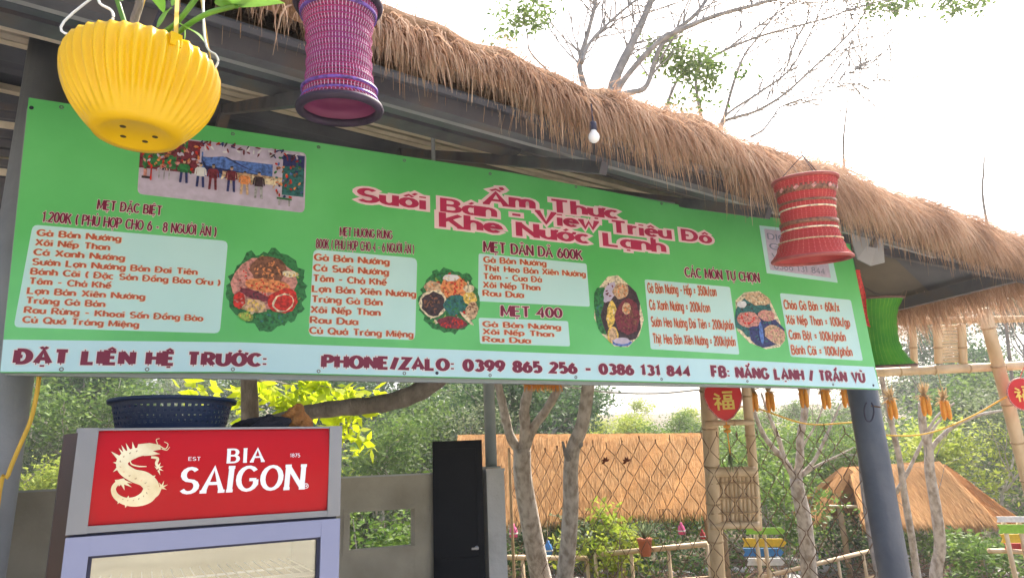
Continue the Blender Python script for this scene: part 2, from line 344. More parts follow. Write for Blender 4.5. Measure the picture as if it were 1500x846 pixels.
def lettering(pl, text, bl, br, h, m, parent, dn=.002, wv=.17, wh=.13, serif=0, ext=0, lean=0, name='lettering', warp=None, label=None, tall=1, gap=.24):
    wd, S = layout(text, gap); a, b = pl.uv(*bl), pl.uv(*br); hh = np.linalg.norm(pl.uv(bl[0], bl[1]-h)-a)*tall
    ex = (b-a)/wd; ey = V(0, hh)
    if serif:
        extra = []
        for p in S:
            for e, nb in ((p[0], p[1]), (p[-1], p[-2])):
                if abs(e[1]-nb[1]) > 1.2*abs(e[0]-nb[0]) and (abs(e[1]) < .02 or abs(e[1]-1) < .02 or abs(e[1]-.68) < .02) and len(p) < 6 and abs(e[1]-nb[1]) > .3:
                    extra.append([(e[0]-serif, e[1]), (e[0]+serif, e[1])])
        S = S+extra
    mb = MB(); k = 0
    ns = max(len(S), 1)
    for p in S:
        z = dn+(k/ns)*.0007; fine = .62 if k in MK else 1; k += 1
        for q in ribbon(p, wv if fine == 1 else (wv-2*ext)*fine+2*ext, wh if fine == 1 else (wh-2*ext)*fine+2*ext, ext):
            pts = [a+ex*(c[0]+lean*c[1])+ey*c[1] for c in q]
            mb.add([pl.pt(c, z+(warp(c) if warp else 0)) for c in pts], [(0, 1, 2, 3)])
    return mb.build(name, m, parent, label=label, kind='stuff')
def outlined(pl, text, bl, br, h, m, mo, parent, o=.09, wv=.18, wh=.15, **k):
    lettering(pl, text, bl, br, h, mo, parent, dn=.002, wv=wv+2*o, wh=wh+2*o, ext=o, name='lettering_outline', **k)
    return lettering(pl, text, bl, br, h, m, parent, dn=.0035, wv=wv, wh=wh, **k)
def poly(pl, pix, m, parent, name, dn=.001, label=None, warp=None):
    pts = [pl.pt(pl.uv(*p), dn) for p in pix]; mb = MB(); c = np.mean(pts, axis=0)
    mb.add([c]+pts, [(0, i+1, (i+1) % len(pts)+1) for i in range(len(pts))])
    return mb.build(name, m, parent, label=label)
def rounded(q, r=7, n=4):                                   # rounded quad in pixels
    out = []
    for i in range(4):
        p = np.array(q[i], float); a = np.array(q[i-1], float); b = np.array(q[(i+1) % 4], float)
        A = p+unit(a-p)*r; B = p+unit(b-p)*r
        for t in np.linspace(0, 1, n): out.append(tuple((1-t)**2*A+2*t*(1-t)*p+t*t*B))
    return out

# ================================================================== SETTING: ground, floor
def hz(x, y):
    x = np.asarray(x, float); y = np.asarray(y, float)
    s = np.clip((y-7.0)/2.0, 0, 1); z = -.8*s*s*(3-2*s)
    z = z+np.clip(y-17, 0, 26)*.17+np.clip(y-43, 0, 60)*.10
    z = z+np.clip(-x-9, 0, 20)*.12*s
    return z+.07*np.sin(x*.9+y*.5)*s+.25*np.sin(x*.23+1)*np.clip((y-17)/10, 0, 1)
def sheet(name, xs, ys, zf, m):
    X, Y = np.meshgrid(xs, ys); Z = zf(X, Y); a, b = X.shape; mb = MB()
    idx = lambda i, j: i*b+j
    mb.add(np.stack([X.ravel(), Y.ravel(), Z.ravel()], 1), [(idx(i, j), idx(i, j+1), idx(i+1, j+1), idx(i+1, j)) for i in range(a-1) for j in range(b-1)])
    return tag(mb.build(name, m, smooth=True), kind='structure')
gx = np.r_[-400, -200, -100, -60, np.arange(-40, 41, 1.0), 60, 100, 200, 400]; gy = np.r_[-400, -150, -50, -20, np.arange(-8, 46, .7), 60, 80, 120, 200, 400]
sheet('ground', gx, gy, lambda x, y: hz(x, y)-.012, M['ground'])
fm = MB(); fm.box((0.6, 1.0, -.004+.0), 6.5, 5.4, .006); tag(fm.build('floor', M['floor']), kind='structure')
sheet('bounce_yard', np.linspace(-30, 30, 13), np.linspace(-45, -4.42, 9), lambda x, y: x*0+.0015, mat('bounce_yard', (.40, .36, .27), (.58, .54, .42), rough=.9, scale=.7, bump=.3, bscale=9))  # pale ground added unseen behind the camera, for glass reflection and bounce light

# ================================================================== THE SHELTER ROOF
E0 = V(-.435, 2.0, 0); ed = unit(V(.8257, .5641, 0)); en = V(-ed[1], ed[0], 0); ZE = 2.98; SL = .48; RID = 2.4
def er(s, p, z): return E0+ed*s+en*p+V(0, 0, z)
C1 = PZ(1488, 398, ZE); C0 = PZ(1275, 452, ZE); tdv = unit((C0-C1)*V(1, 1, 0)); nq = V(-tdv[1], tdv[0], 0)
if nq@ed > 0: nq = -nq
S_L = -3.0; S_R = float((C1-E0)@ed)
E0 = E0+en*float((C1-V(0, 0, ZE)-E0)@en)*.5               # settle the eave on the corner
C1 = er(S_R, 0, 0)
al, be = -(ed@nq), en@nq                                  # q = al*(S_R-s)+be*p
roof = thing('thatched_roof', er(1.2, 2.4, 0), 'grey metal roof with a shaggy brown thatch fringe, over the green menu board', 'roof')
def zmain(p): return ZE+SL*min(p, 2*RID-p)
def pmax(s): return min(RID, al*(S_R-s)/max(1-be, .05))
def qof(s, p): return al*(S_R-s)+be*p
def s_end(p): return S_R+be*p/al-.002
def zr(s, p): return ZE+SL*max(0, min(p, 2*RID-p, qof(s, p)))
Tn = tdv@en; TL = 2*RID/Tn
NB_, NC_ = 6, 6                                            # ribbed sheets, ribs along the eave
for bi in range(NB_):
    for ci in range(NC_):
        p0, p1 = 2*RID*bi/NB_-.01*(bi > 0), 2*RID*(bi+1)/NB_; n = 40; mcol = 12; mb = MB(); rows = []
        for i in range(n+1):
            p = p0+(p1-p0)*i/n; fr_ = (p/.16) % 1; rib = .020 if fr_ < .34 else 0
            for j in range(mcol+1):
                fr2 = (ci+j/mcol)/NC_; ss = S_L+(s_end(p)-S_L)*fr2; rows.append(er(ss, p, zr(ss, p)+rib*(1 if qof(ss, p) > min(p, 2*RID-p) else 0)+.003*((ci+bi) % 2)))
        mb.add(rows, [(i*(mcol+1)+j, i*(mcol+1)+j+1, (i+1)*(mcol+1)+j+1, (i+1)*(mcol+1)+j) for i in range(n) for j in range(mcol)])
        mb.build('roof_sheet', M['roof_steel'] if (bi*5+ci*3) % 4 else M['roof_steel_worn'], roof)
mb = MB(); rows = []; n, mcol = 48, 60                      # straw packed over the sheets
for i in range(n+1):
    p = .02+(2*RID-.04)*i/n
    for j in range(mcol+1):
        ss = S_L+(s_end(p)-.03-S_L)*j/mcol; rows.append(er(ss, p, zr(ss, p)+.045+.07*min(1, max(0, qof(ss, p))*2, p*2)+.01*math.sin(ss*7+p*5)))
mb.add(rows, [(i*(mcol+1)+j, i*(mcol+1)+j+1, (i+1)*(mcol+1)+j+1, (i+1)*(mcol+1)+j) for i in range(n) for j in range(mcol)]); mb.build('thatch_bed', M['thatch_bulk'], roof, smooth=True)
def along(name, p, dz, hw, hh, m, s0=S_L, s1=None):
    s1 = s1 if s1 is not None else S_R-p*(1-be)/al-.05
    c = er((s0+s1)/2, p, zmain(p)+dz); MB().box(c, (s1-s0)/2, hw, hh, (ed, en, V(0, 0, 1))).build(name, m, roof)
along('eave_beam', .16, -.045, .025, .035, M['beam_steel'])
along('roof_beam', .95, -.045, .05, .03, M['beam_steel'], s1=1.3)
along('purlin', .45, -.03, .03, .018, M['beam_pale'])
along('purlin', .70, -.03, .022, .015, M['roof_steel'])
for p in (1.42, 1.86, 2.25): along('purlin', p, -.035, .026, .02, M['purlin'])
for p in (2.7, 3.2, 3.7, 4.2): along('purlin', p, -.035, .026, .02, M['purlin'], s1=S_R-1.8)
for s in (-2.65, -1.35, -.05, 1.25, 2.5, 3.65):
    pm = pmax(s); a = er(s, .17, zmain(.17)-.115); b = er(s, pm, zmain(pm)-.13); d = unit(b-a)
    MB().box((a+b)/2, np.linalg.norm(b-a)/2, .022, .03, (d, ed, np.cross(d, ed))).build('rafter', M['beam_steel'], roof)
    a = er(s, 2*RID-.1, zmain(.1)-.13); b = er(s, RID, zmain(RID)-.13); d = unit(b-a)
    MB().box((a+b)/2, np.linalg.norm(b-a)/2, .03, .045, (d, ed, np.cross(d, ed))).build('rafter', M['beam_steel'], roof)
hb = C1+V(0, 0, ZE-.07); he = er(S_R-RID*(1-be)/al, RID, zmain(RID)-.08); d = unit(he-hb)
MB().box((hb+he)/2, np.linalg.norm(he-hb)/2, .03, .05, (d, unit(np.cross(d, V(0, 0, 1))), V(0, 0, 1))).build('hip_rafter', M['beam_steel'], roof)
a, b = C1+nq*.08+tdv*.05, C1+nq*.08+tdv*(TL-.1)
MB().box((a+b)/2+V(0, 0, ZE-.045), np.linalg.norm(b-a)/2, .03, .05, (tdv, nq, V(0, 0, 1))).build('eave_beam', M['beam_steel'], roof)

def strands(org, d0, ln, wd, droop=1.0, seg=3, jit=.25, side=None):
    """blades of straw: origins (n,3), first directions, lengths, widths"""
    n = len(org); d = d0+RNG.normal(0, jit, (n, 3)); d /= np.linalg.norm(d, axis=1)[:, None]
    wv = np.cross(d, RNG.normal(0, 1, (n, 3))) if side is None else np.tile(side, (n, 1))+RNG.normal(0, .35, (n, 3)); wv /= np.linalg.norm(wv, axis=1)[:, None]
    p = org.copy(); rows = [p.copy()]
    for i in range(seg):
        p = p+d*(ln/seg)[:, None]; rows.append(p.copy()); d = d+V(0, 0, -1)*droop; d = d+RNG.normal(0, .06, (n, 3)); d /= np.linalg.norm(d, axis=1)[:, None]
    W = (wv*wd[:, None]*.5); tp = [1, 1, .8, .25] if seg == 3 else [1, .9, .7, .5, .2]
    vs = np.stack([r_+s_*W*tp[i] for i, r_ in enumerate(rows) for s_ in (-1, 1)], 1)       # n, 2(seg+1), 3
    base = (np.arange(n)*2*(seg+1))[:, None, None]; q = np.array([(2*i, 2*i+1, 2*i+3, 2*i+2) for i in range(seg)])[None]
    return vs.reshape(-1, 3), (base+q).reshape(-1, 4)
def strand_mesh(name, parts, m, parent, kind='stuff', label=None):
    v = np.concatenate([p[0] for p in parts]); off = 0; f = []
    for pv, pf in parts: f.append(pf+off); off += len(pv)
    f = np.concatenate(f); me = bpy.data.meshes.new(name); loc = parent_loc(parent) if parent else V(0, 0, 0); v = v-loc
    me.vertices.add(len(v)); me.vertices.foreach_set('co', v.ravel()); me.loops.add(f.size); me.loops.foreach_set('vertex_index', f.ravel().astype(np.int32))
    me.polygons.add(len(f)); me.polygons.foreach_set('loop_start', np.arange(0, f.size, f.shape[1], dtype=np.int32)); me.polygons.foreach_set('loop_total', np.full(len(f), f.shape[1], np.int32))
    me.update(); me.validate(); me.materials.append(m)
    o = bpy.data.objects.new(name, me); COL.objects.link(o); o.parent = parent
    if kind: o['kind'] = kind
    if label: o['label'] = label
    return o
def lumpy(s): return .018*np.sin(s*5.1)+.014*np.sin(s*11.7+1)+.01*np.sin(s*23+2)
# straw bulk lying on the sheets
nS, prof = 150, [(-.10, .02), (-.15, .06), (-.15, .12), (-.09, .185), (.05, .235), (.5, .30)]
mb = MB(); ss = np.linspace(S_L, S_R+.08, nS); rows = []
for s in ss:
    cl_ = max(.02, pmax(s))
    for p, h in prof: rows.append(er(s, min(p, cl_)-.01*math.sin(s*9), ZE+h+SL*max(min(p, cl_), 0)*.9+float(lumpy(s))*(1 if h > .1 else 0)))
    pm = min(2.3, max(.56, pmax(s)) if cl_ > .55 else cl_+.01); rows.append(er(s, pm, zmain(pm)+.12))
m_ = len(prof)+1; mb.add(rows, [(i*m_+j, i*m_+m_+j, i*m_+m_+j+1, i*m_+j+1) for i in range(nS-1) for j in range(m_-1)])
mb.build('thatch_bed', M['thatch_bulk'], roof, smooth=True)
mb = MB(); rows = []; tt = np.linspace(-.1, TL, 90)
for t in tt:
    cl_ = max(.02, min(t*.9, (TL-t)*.9))
    for p, h in prof: rows.append(C1+tdv*t+nq*min(p, cl_)+V(0, 0, ZE+h*(.9 if p > 0 else 1)+SL*max(min(p, cl_), 0)*.9))
    rows.append(C1+tdv*t+nq*min(.56, cl_+.01)+V(0, 0, ZE+SL*min(.56, cl_+.01)+.1))
mb.add(rows, [(i*m_+j, i*m_+m_+j, i*m_+m_+j+1, i*m_+j+1) for i in range(89) for j in range(m_-1)])
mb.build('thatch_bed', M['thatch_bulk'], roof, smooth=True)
# front fringe
n = 42000; s = RNG.uniform(S_L, S_R+.12, n); lay = RNG.uniform(0, 1, n)
clump = .5+.5*np.sin(s*7.3+2*np.sin(s*3.1)); p = -.13+.24*lay**1.5; z = ZE+.06+.16*lay**.8+lumpy(s)
org = E0+ed*s[:, None]+en*p[:, None]; org[:, 2] = z
wk = np.clip((s+.5)/3.2, 0, 1); ln = ((.27+.17*RNG.random(n))*(.78+.36*clump)+.05*lay)*(.40+.42*wk)*(.62+.55*RNG.random(n))
keep_ = (s > -.15) | (RNG.random(n) < .16); s_n = int(keep_.sum())
org = org[keep_]; ln = ln[keep_]; n = s_n; A = strands(org, np.tile(-en*.55+V(0, 0, -.45), (n, 1)), ln, RNG.uniform(.0028, .006, n), droop=1.0, jit=.34)
n = 2500; s = RNG.uniform(S_L, S_R+.1, n); org = E0+ed*s[:, None]+en*RNG.uniform(-.08, .3, n)[:, None]; org[:, 2] = ZE+.215+lumpy(s)
B = strands(org, np.tile(-en*.9+V(0, 0, .22), (n, 1)), RNG.uniform(.05, .13, n), RNG.uniform(.003, .005, n), droop=.3, jit=.4)
strand_mesh('thatch_fringe', [A, B], M['thatch'], roof)
# right side fringe
n = 16000; t = RNG.uniform(-.15, TL, n); lay = RNG.uniform(0, 1, n); org = C1+tdv*t[:, None]+nq*(-.12+.20*lay)[:, None]; org[:, 2] = ZE+.02+.14*lay
C = strands(org, np.tile(-nq*.7+V(0, 0, -.4), (n, 1)), .24+.34*RNG.random(n)**1.5, RNG.uniform(.003, .006, n), droop=.7, jit=.30)
strand_mesh('thatch_fringe', [C], M['thatch'], roof)
# torn flashing beside the board's upper corner
fl = [P(1245, 338, 4.5), P(1292, 330, 4.45), P(1296, 384, 4.5), P(1276, 389, 4.52), P(1256, 379, 4.5)]
mb = MB(); c = np.mean(fl, axis=0); bk = [q+V(0, .012, 0) for q in fl]; mb.add(fl+bk, [(0, 1, 2, 3, 4), (9, 8, 7, 6, 5)]+[(i, i+5, (i+1) % 5+5, (i+1) % 5) for i in range(5)])
mb.build('metal_flashing', M['beam_pale'], roof)

# ------------------------------------------------------------------ posts, walls
def roofz(x, y):
    p = float((V(x, y, 0)-E0)@en); return zmain(max(0, min(p, 2*RID)))
def vpost(name, c, r, z0, z1, m, label, cat, group=None, extra=None, k=20):
    t = thing(name, (c[0], c[1], z0), label, cat, group); MB().tube([(c[0], c[1], z0), (c[0], c[1], (z0+z1)/2), (c[0], c[1], z1)], r, k).build('shaft', m, t, smooth=False)
    for f in t.children[0].data.polygons: f.use_smooth = len(f.vertices) == 4
    MB().box((c[0], c[1], z0+.008), r*1.6, r*1.6, .008).build('base_plate', m, t)
    if extra: extra(t)
    return t
cL = P(8, 540, 3.02)
def lseam(t):
    MB().box((cL[0]+.06, cL[1]-.102, 1.5), .004, .004, 1.45).build('weld_seam', M['gasket'], t)
vpost('steel_column', cL, .112, .003, roofz(cL[0], cL[1])-.02, M['post_pale'], 'thick pale grey column behind the near end of the green board', 'column')
cR = P(1287, 709, 5.25)
def hook(t):
    pts = []
    for k in range(13):
        a = R(-60+k*25); q = P(1273+7*math.cos(a), 602+15*math.sin(a), 5.11); pts.append(q)
    MB().tube(smooth_path(pts, 2), .006, 6).build('iron_loop', M['gasket'], t)
    MB().tube([P(1276, 594, 5.14), P(1290, 596, 5.1)], .006, 6).build('bolt', M['wire'], t)
vpost('steel_column', cR, .113, .003, min(roofz(cR[0], cR[1])-.02, 3.4), M['post_blue'], 'slate blue round column standing under the far end of the green board', 'column', extra=hook)
pm_ = P(720, 690, 5.3)
# low rendered wall with an opening
Wd = unit(V(.906, .423, 0)); Wn = V(.423, -.906, 0); Wo = V(pm_[0], pm_[1], 0)
WP = Plane(Wo, Wd, V(0, 0, 1))
def wbox(mb, u0, u1, z0, z1, d0=-.10, d1=0.0):
    c = Wo+Wd*(u0+u1)/2+WP.n*(d0+d1)/2+V(0, 0, (z0+z1)/2); return mb.box(c, (u1-u0)/2, (d1-d0)/2, (z1-z0)/2, (Wd, WP.n, V(0, 0, 1)))
uL = -4.2; uR = WP.uv(707, 700)[0]-.01; zt = WP.uv(570, 697)[1]
o0, o1 = WP.uv(512, 780)[0], WP.uv(607, 780)[0]; oz0, oz1 = WP.uv(560, 802)[1], WP.uv(560, 747)[1]
wall = thing('low_wall', Wo+Wd*(uL+uR)/2+V(0, 0, .003), 'rough grey rendered half wall with a rectangular opening behind the fridge', 'wall')
mb = MB(); wbox(mb, uL, o0, .003, zt); mb.build('wall_panel', M['concrete'], wall)
mb = MB(); wbox(mb, o1, uR, .003, zt); mb.build('wall_panel', M['concrete'], wall)
mb = MB(); wbox(mb, o0, o1, .003, oz0, -.098, -.002); mb.build('wall_panel', M['concrete'], wall)
mb = MB(); wbox(mb, o0, o1, oz1, zt, -.098, -.002); mb.build('lintel', M['concrete'], wall)
mb = MB(); wbox(mb, o0-.045, o1+.045, oz1, oz1+.03, -.004, .008); wbox(mb, o0-.045, o1+.045, oz0-.03, oz0, -.004, .008); wbox(mb, o0-.045, o0, oz0, oz1, -.004, .008); wbox(mb, o1, o1+.045, oz0, oz1, -.004, .008)
mb.build('opening_trim', M['concrete'], wall)
mb = MB(); wbox(mb, uL, uR, zt, zt+.012, -.11, .008); mb.build('wall_cap', M['concrete_pale'], wall)
pil = thing('concrete_pillar', pm_*V(1, 1, 0)+V(0, 0, .003), 'short pale concrete pillar between the dark door and the net', 'pillar')
MB().box(pm_*V(1, 1, 0)+V(0, 0, .003+.79), .075, .075, .79, (Wd, WP.n, V(0, 0, 1))).build('pillar_body', M['concrete_pale'], pil)
MB().box(pm_*V(1, 1, 0)+V(0, 0, 1.592), .08, .08, .009, (Wd, WP.n, V(0, 0, 1))).build('pillar_cap', M['concrete_pale'], pil)
vpost('steel_post', pm_*V(1, 1, 0), .046, 1.602, roofz(pm_[0], pm_[1])-.02, M['post_green'], 'thin grey green pipe post on top of the concrete pillar', 'post')
# dark metal door leaning closed in front of the wall
dP = Plane(Wo+WP.n*.20, unit(V(.995, .10, 0)), V(0, 0, 1)); dxa, dxb = dP.uv(634, 700), dP.uv(707, 700); dzt = dP.uv(670, 645)[1]
door = thing('metal_door', dP.pt(((dxa[0]+dxb[0])/2, .003)), 'tall black metal door leaf standing open beside the grey half wall', 'door')
def dbox(u0, u1, z0, z1, d0, d1): return MB().box(dP.pt(((u0+u1)/2, (z0+z1)/2), (d0+d1)/2), (u1-u0)/2, (d1-d0)/2, (z1-z0)/2, (dP.u, dP.n, V(0, 0, 1)))
dbox(dxa[0], dxb[0], .003, dzt, -.02, .02).build('door_leaf', M['dark_door'], door)
for a_, b_, c_, d_ in ((dxa[0]+.01, dxb[0]-.01, dzt-.06, dzt-.01), (dxa[0]+.01, dxb[0]-.01, .92, .98), (dxa[0]+.01, dxa[0]+.05, .06, dzt-.06), (dxb[0]-.05, dxb[0]-.01, .06, dzt-.06)):
    dbox(a_, b_, c_, d_, .02, .03).build('door_rail', M['dark_door'], door)
hp = dP.uv(698, 801); hpt = dP.pt(hp, .03)
hd = MB().lathe(hpt, [(.015, 0), (.015, .008), (.007, .010), (.007, .04)], 14, axis=dP.n, close=True).build('handle_rose', M['steel_raw'], door)
MB().box(hpt+dP.n*.045-dP.u*.012, .026, .006, .007, (dP.u, dP.n, V(0, 0, 1))).build('handle', M['steel_raw'], door)

# slatted and corrugated side wall at the near end
sw = thing('side_wall', (cL[0]-.9, cL[1]-.1, .003), 'dim corrugated wall with open slats near its top beside the pale column', 'wall')
for k in range(46):
    z = 3.62-k*.055
    if z < 2.32: break
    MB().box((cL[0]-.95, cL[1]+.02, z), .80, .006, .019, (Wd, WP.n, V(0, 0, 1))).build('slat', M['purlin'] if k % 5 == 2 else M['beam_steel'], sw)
mb = MB(); n = 60; rows = []
for i in range(n+1):
    q = V(cL[0]-.14, cL[1]+.02, 0)-Wd*(i*1.6/n)+WP.n*.012*(1 if (i//2) % 2 else -1); rows += [q+V(0, 0, .003), q+V(0, 0, 2.3)]
mb.add(rows, [(2*i, 2*i+2, 2*i+3, 2*i+1) for i in range(n)]); mb.build('corrugated_sheet', mat('side_sheet', (.13, .12, .10), (.22, .20, .17), rough=.6, scale=3), sw)
MB().tube(smooth_path([P(58, 545, 2.85), P(54, 575, 2.83), P(45, 615, 2.82), P(28, 655, 2.80), P(12, 695, 2.78), P(-6, 760, 2.78), P(-60, 1300, 2.8)]), .0085, 8).build('hose', M['yellow_cord'])
tag(bpy.data.objects['hose'], 'yellow hose hanging down beside the pale column', 'hose')

# ================================================================== THE MENU BOARD
SU = V(math.cos(.44), math.sin(.44), 0); SO = V(-2.062, 2.62, 2.048)
SP = Plane(SO, SU, V(0, 0, 1))
cor = [(0, 545), (1289, 570), (1240, 332), (42, 143)]
bd = thing('menu_board', (SP.pt(SP.uv(640, 560))), 'long green menu board with white price panels hanging under the thatched roof', 'signboard')
def slab(pl, pix, m, parent, name, d0, d1):
    a = [pl.pt(pl.uv(*p), d1) for p in pix]; b = [pl.pt(pl.uv(*p), d0) for p in pix]; k = len(pix); mb = MB()
    mb.add(a+b, [tuple(range(k)), tuple(range(k, 2*k))[::-1]]+[(i, i+k, (i+1) % k+k, (i+1) % k) for i in range(k)]); return mb.build(name, m, parent)
slab(SP, [(0, 545), (350, 545), (700, 553.5), (1080, 562), (1289, 570), (1240, 332), (1110, 316), (984, 298), (750, 253), (350, 191), (42, 143)], M['sign_green'], bd, 'board_face', -.03, 0)
poly(SP, [(0.6, 544), (350, 544), (700, 552.5), (1080, 561), (1288, 569), (1280, 537), (1080, 527), (700, 513), (350, 501), (5, 497)], M['sign_pale'], bd, 'footer_strip', .0012)
def sbar(p, q, w_=.02):
    a, b = SP.pt(SP.uv(*p), -.045), SP.pt(SP.uv(*q), -.045); d = unit(b-a); MB().box((a+b)/2, np.linalg.norm(b-a)/2, w_, .0148, (d, np.cross(SP.n, d), SP.n)).build('frame_bar', M['frame_grey'], bd)
sbar((6, 540), (1284, 565)); sbar((46, 150), (1238, 336)); sbar((6, 536), (45, 154)); sbar((1281, 560), (1240, 340))
for x_ in (330, 640, 950): sbar((x_, 545+(x_-330)*.02), (x_+6, 192+(x_-330)*.155))
for x_ in (200, 640, 1080):                               # hangers up to the roof
    a = SP.pt(SP.uv(x_, 150+x_*.155), -.06); MB().tube([a, (a[0], a[1], roofz(a[0], a[1])-.02)], .012, 6).build('hanger', M['frame_grey'], bd)
for x_, y_ in ((1279, 564), (640, 546), (46, 158)):
    MB().lathe(SP.pt(SP.uv(x_, y_), .001), [(.009, 0), (.007, .004), (.001, .005)], 10, axis=SP.n).build('screw', M['gasket'], bd)
for x_ in np.linspace(90, 1220, 10):                      # eyelets and ties along both edges
    for top in (0, 1):
        y_ = (150+(x_-42)*.1545 if x_ < 900 else 152+(x_-42)*.1545+3) if top else 545+x_*.0135+.5
        if top and x_ > 1100: continue
        if not top: y_ = np.interp(x_, [0, 350, 700, 1080, 1289], [545, 545, 553.5, 562, 570])-4.5
        q_ = SP.pt(SP.uv(x_, y_), .0015); MB().lathe(q_, [(.0045, 0), (.009, 0), (.0085, .0022), (.005, .0022), (.0045, 0)], 12, axis=SP.n).build('eyelet', M['steel_raw'], bd, smooth=True)
MR, CR, OR = M['maroon'], M['crimson'], M['orange_ink']
def title(t, a, b, h): outlined(SP, t, a, b, h, CR, M['pink_white'], bd, o=.16, wv=.26, wh=.19, serif=.13)
title('Ẩm Thực', (712, 298), (904, 320), 17)
title('Suối Bán - View Triệu Đô', (526, 294), (1040, 356), 18)
title('Khe Nước Lạnh', (648, 331), (972, 369), 18)
def head(t, a, b, h, o=.06, wv=.27): outlined(SP, t, a, b, h*1.15, MR, M['pink_white'], bd, o=o, wv=wv, wh=.15, serif=.09)
head('MẸT ĐẶC BIỆT', (143, 306), (236, 315), 11); head('1.200K ( PHÙ HỢP CHO 6 - 8 NGƯỜI ĂN )', (62, 324), (316, 346), 12)
head('MẸT HƯƠNG RỪNG', (498, 345), (574, 350), 10); head('800K ( PHÙ HỢP CHO 4 - 6 NGƯỜI ĂN )', (463, 363), (606, 371), 11)
head('MẸT DÂN DÃ 600K', (709, 368), (852, 380), 12); head('MẸT 400', (735, 462), (822, 465), 12); head('CÁC MÓN TỰ CHỌN', (1004, 405), (1112, 413), 11)
# price panels
PAN = [[(48, 329), (334, 353), (322, 488), (20, 479)], [(459, 365), (611, 378), (608, 498), (452, 492)], [(701, 371), (859, 386), (864, 449), (700, 441)],
       [(701, 465), (832, 470), (835, 507), (703, 503)], [(944, 409), (1069, 420), (1083, 519), (953, 511)], [(1142, 429), (1246, 439), (1264, 528), (1158, 522)]]
for i, q in enumerate(PAN): poly(SP, rounded(q, 8 if i < 2 else 3), M['sign_panel'], bd, 'price_panel', .0012)
def items(L, a0, a1, widths, h, wv=.20, tall=1):
    n = len(L)
    for i, (t, wd_) in enumerate(zip(L, widths)):
        k = i/(n-1) if n > 1 else 0; x = a0[0]+(a1[0]-a0[0])*k; y = a0[1]+(a1[1]-a0[1])*k
        sl_ = .083-.055*max(0, min(1, (y-300)/240))
        outlined(SP, t, (x, y), (x+wd_, y+wd_*sl_), h, OR, M['peach'], bd, o=.06, wv=wv+.05, wh=.18, tall=tall)
items(['Gà Bản Nướng', 'Xôi Nếp Than', 'Cá Xanh Nướng', 'Sườn Lợn Nướng Bản Đai Tiên', 'Bánh Cãi ( Đặc Sản Đồng Bào Ơru )', 'Tôm - Chả Khế', 'Lợn Bản Xiên Nướng', 'Trứng Gà Bản', 'Rau Rừng - Khoai Sắn Đồng Bào', 'Củ Quả Tráng Miệng'],
      (55, 345), (34, 472), [121, 107, 131, 240, 276, 118, 170, 114, 260, 168], 8.6)
items(['Gà Bản Nướng', 'Cá Suối Nướng', 'Tôm - Chả Khế', 'Lợn Bản Xiên Nướng', 'Trứng Gà Bản', 'Xôi Nếp Than', 'Rau Dưa', 'Củ Quả Tráng Miệng'],
      (461, 381), (454, 488), [108, 108, 106, 150, 102, 100, 68, 150], 9)
items(['Gà Bản Nướng', 'Thịt Heo Bản Xiên Nướng', 'Tôm - Cua Đá', 'Xôi Nếp Than', 'Rau Dưa'], (709, 384), (708, 433), [90, 148, 84, 82, 58], 8)
items(['Gà Bản Nướng', 'Xôi Nếp Than', 'Rau Dưa'], (708, 478), (708, 500), [112, 102, 68], 7.5)
items(['Gà Bản Nướng - Hấp = 350k/con', 'Cá Xanh Nướng = 200k/con', 'Sườn Heo Nướng Đai Tiên = 200k/phần', 'Thịt Heo Bản Xiên Nướng = 200k/phần'], (949, 428), (957, 502), [100, 88, 120, 120], 13)
items(['Cháo Gà Bản = 60k/x', 'Xôi Nếp Than = 100k/gp', 'Cơm Bột = 100k/phần', 'Bánh Cãi = 100k/phần'], (1149, 452), (1160, 518), [80, 92, 82, 88], 12)
def foot(t, a, b, h): outlined(SP, t, (a[0], a[1]+1), (b[0], b[1]+1), h*1.15, MR, M['white'], bd, o=.06, wv=.42, wh=.27, serif=.03, gap=.36)
foot('ĐẶT LIÊN HỆ TRƯỚC:', (24, 530), (388, 534), 16)
foot('PHONE/ZALO: 0399 865 256 – 0386 131 844', (474, 536), (1010, 549), 14)
foot('FB: NẮNG LẠNH / TRẦN VŨ', (1044, 550), (1266, 558), 12.5)
# framed paper notice in the corner
poly(SP, [(1112, 330), (1211, 341), (1227, 414), (1123, 400)], M['sign_panel'], bd, 'notice_panel', .0012)
poly(SP, [(1119, 335), (1205, 345), (1217, 407), (1128, 395)], M['p_lilac'], bd, 'notice_paper', .0018)
for i, t in enumerate(['DỊCH VỤ', 'GỬI XE', 'VÉ CỔNG', '0386 131 844']):
    lettering(SP, t, (1125+i*3.2, 350+i*14.5), (1190+i*6, 358+i*14.5), 8, M['grey_ink'], bd, dn=.0025, wv=.16)

# the printed plates of food: flat shapes laid over each other
def blob(cx, cy, rx, ry, n=14, rough=.15, rot=0):
    out = []
    for i in range(n):
        a = 2*math.pi*i/n; r_ = 1+random.uniform(-rough, rough); x, y = rx*r_*math.cos(a), ry*r_*math.sin(a)
        out.append((cx+x*math.cos(rot)-y*math.sin(rot), cy+x*math.sin(rot)+y*math.cos(rot)))
    return out
class Flat:                                                 # many flat printed shapes of one colour -> one part
    def __init__(s, pl, d0): s.pl = pl; s.d = d0; s.k = 0; s.by = {}
    def add(s, pts, m):
        s.k += 1; mb = s.by.setdefault(m, MB()); d = s.d+.00003*s.k; q = [s.pl.pt(s.pl.uv(*p), d) for p in pts]; c = np.mean(q, axis=0)
        mb.add([c]+q, [(0, i+1, (i+1) % len(q)+1) for i in range(len(q))])
    def build(s, name, parent, labels=None):
        for m, mb in s.by.items(): mb.build(name, M[m], parent, kind='stuff' if len(mb.v) > 1 else None)
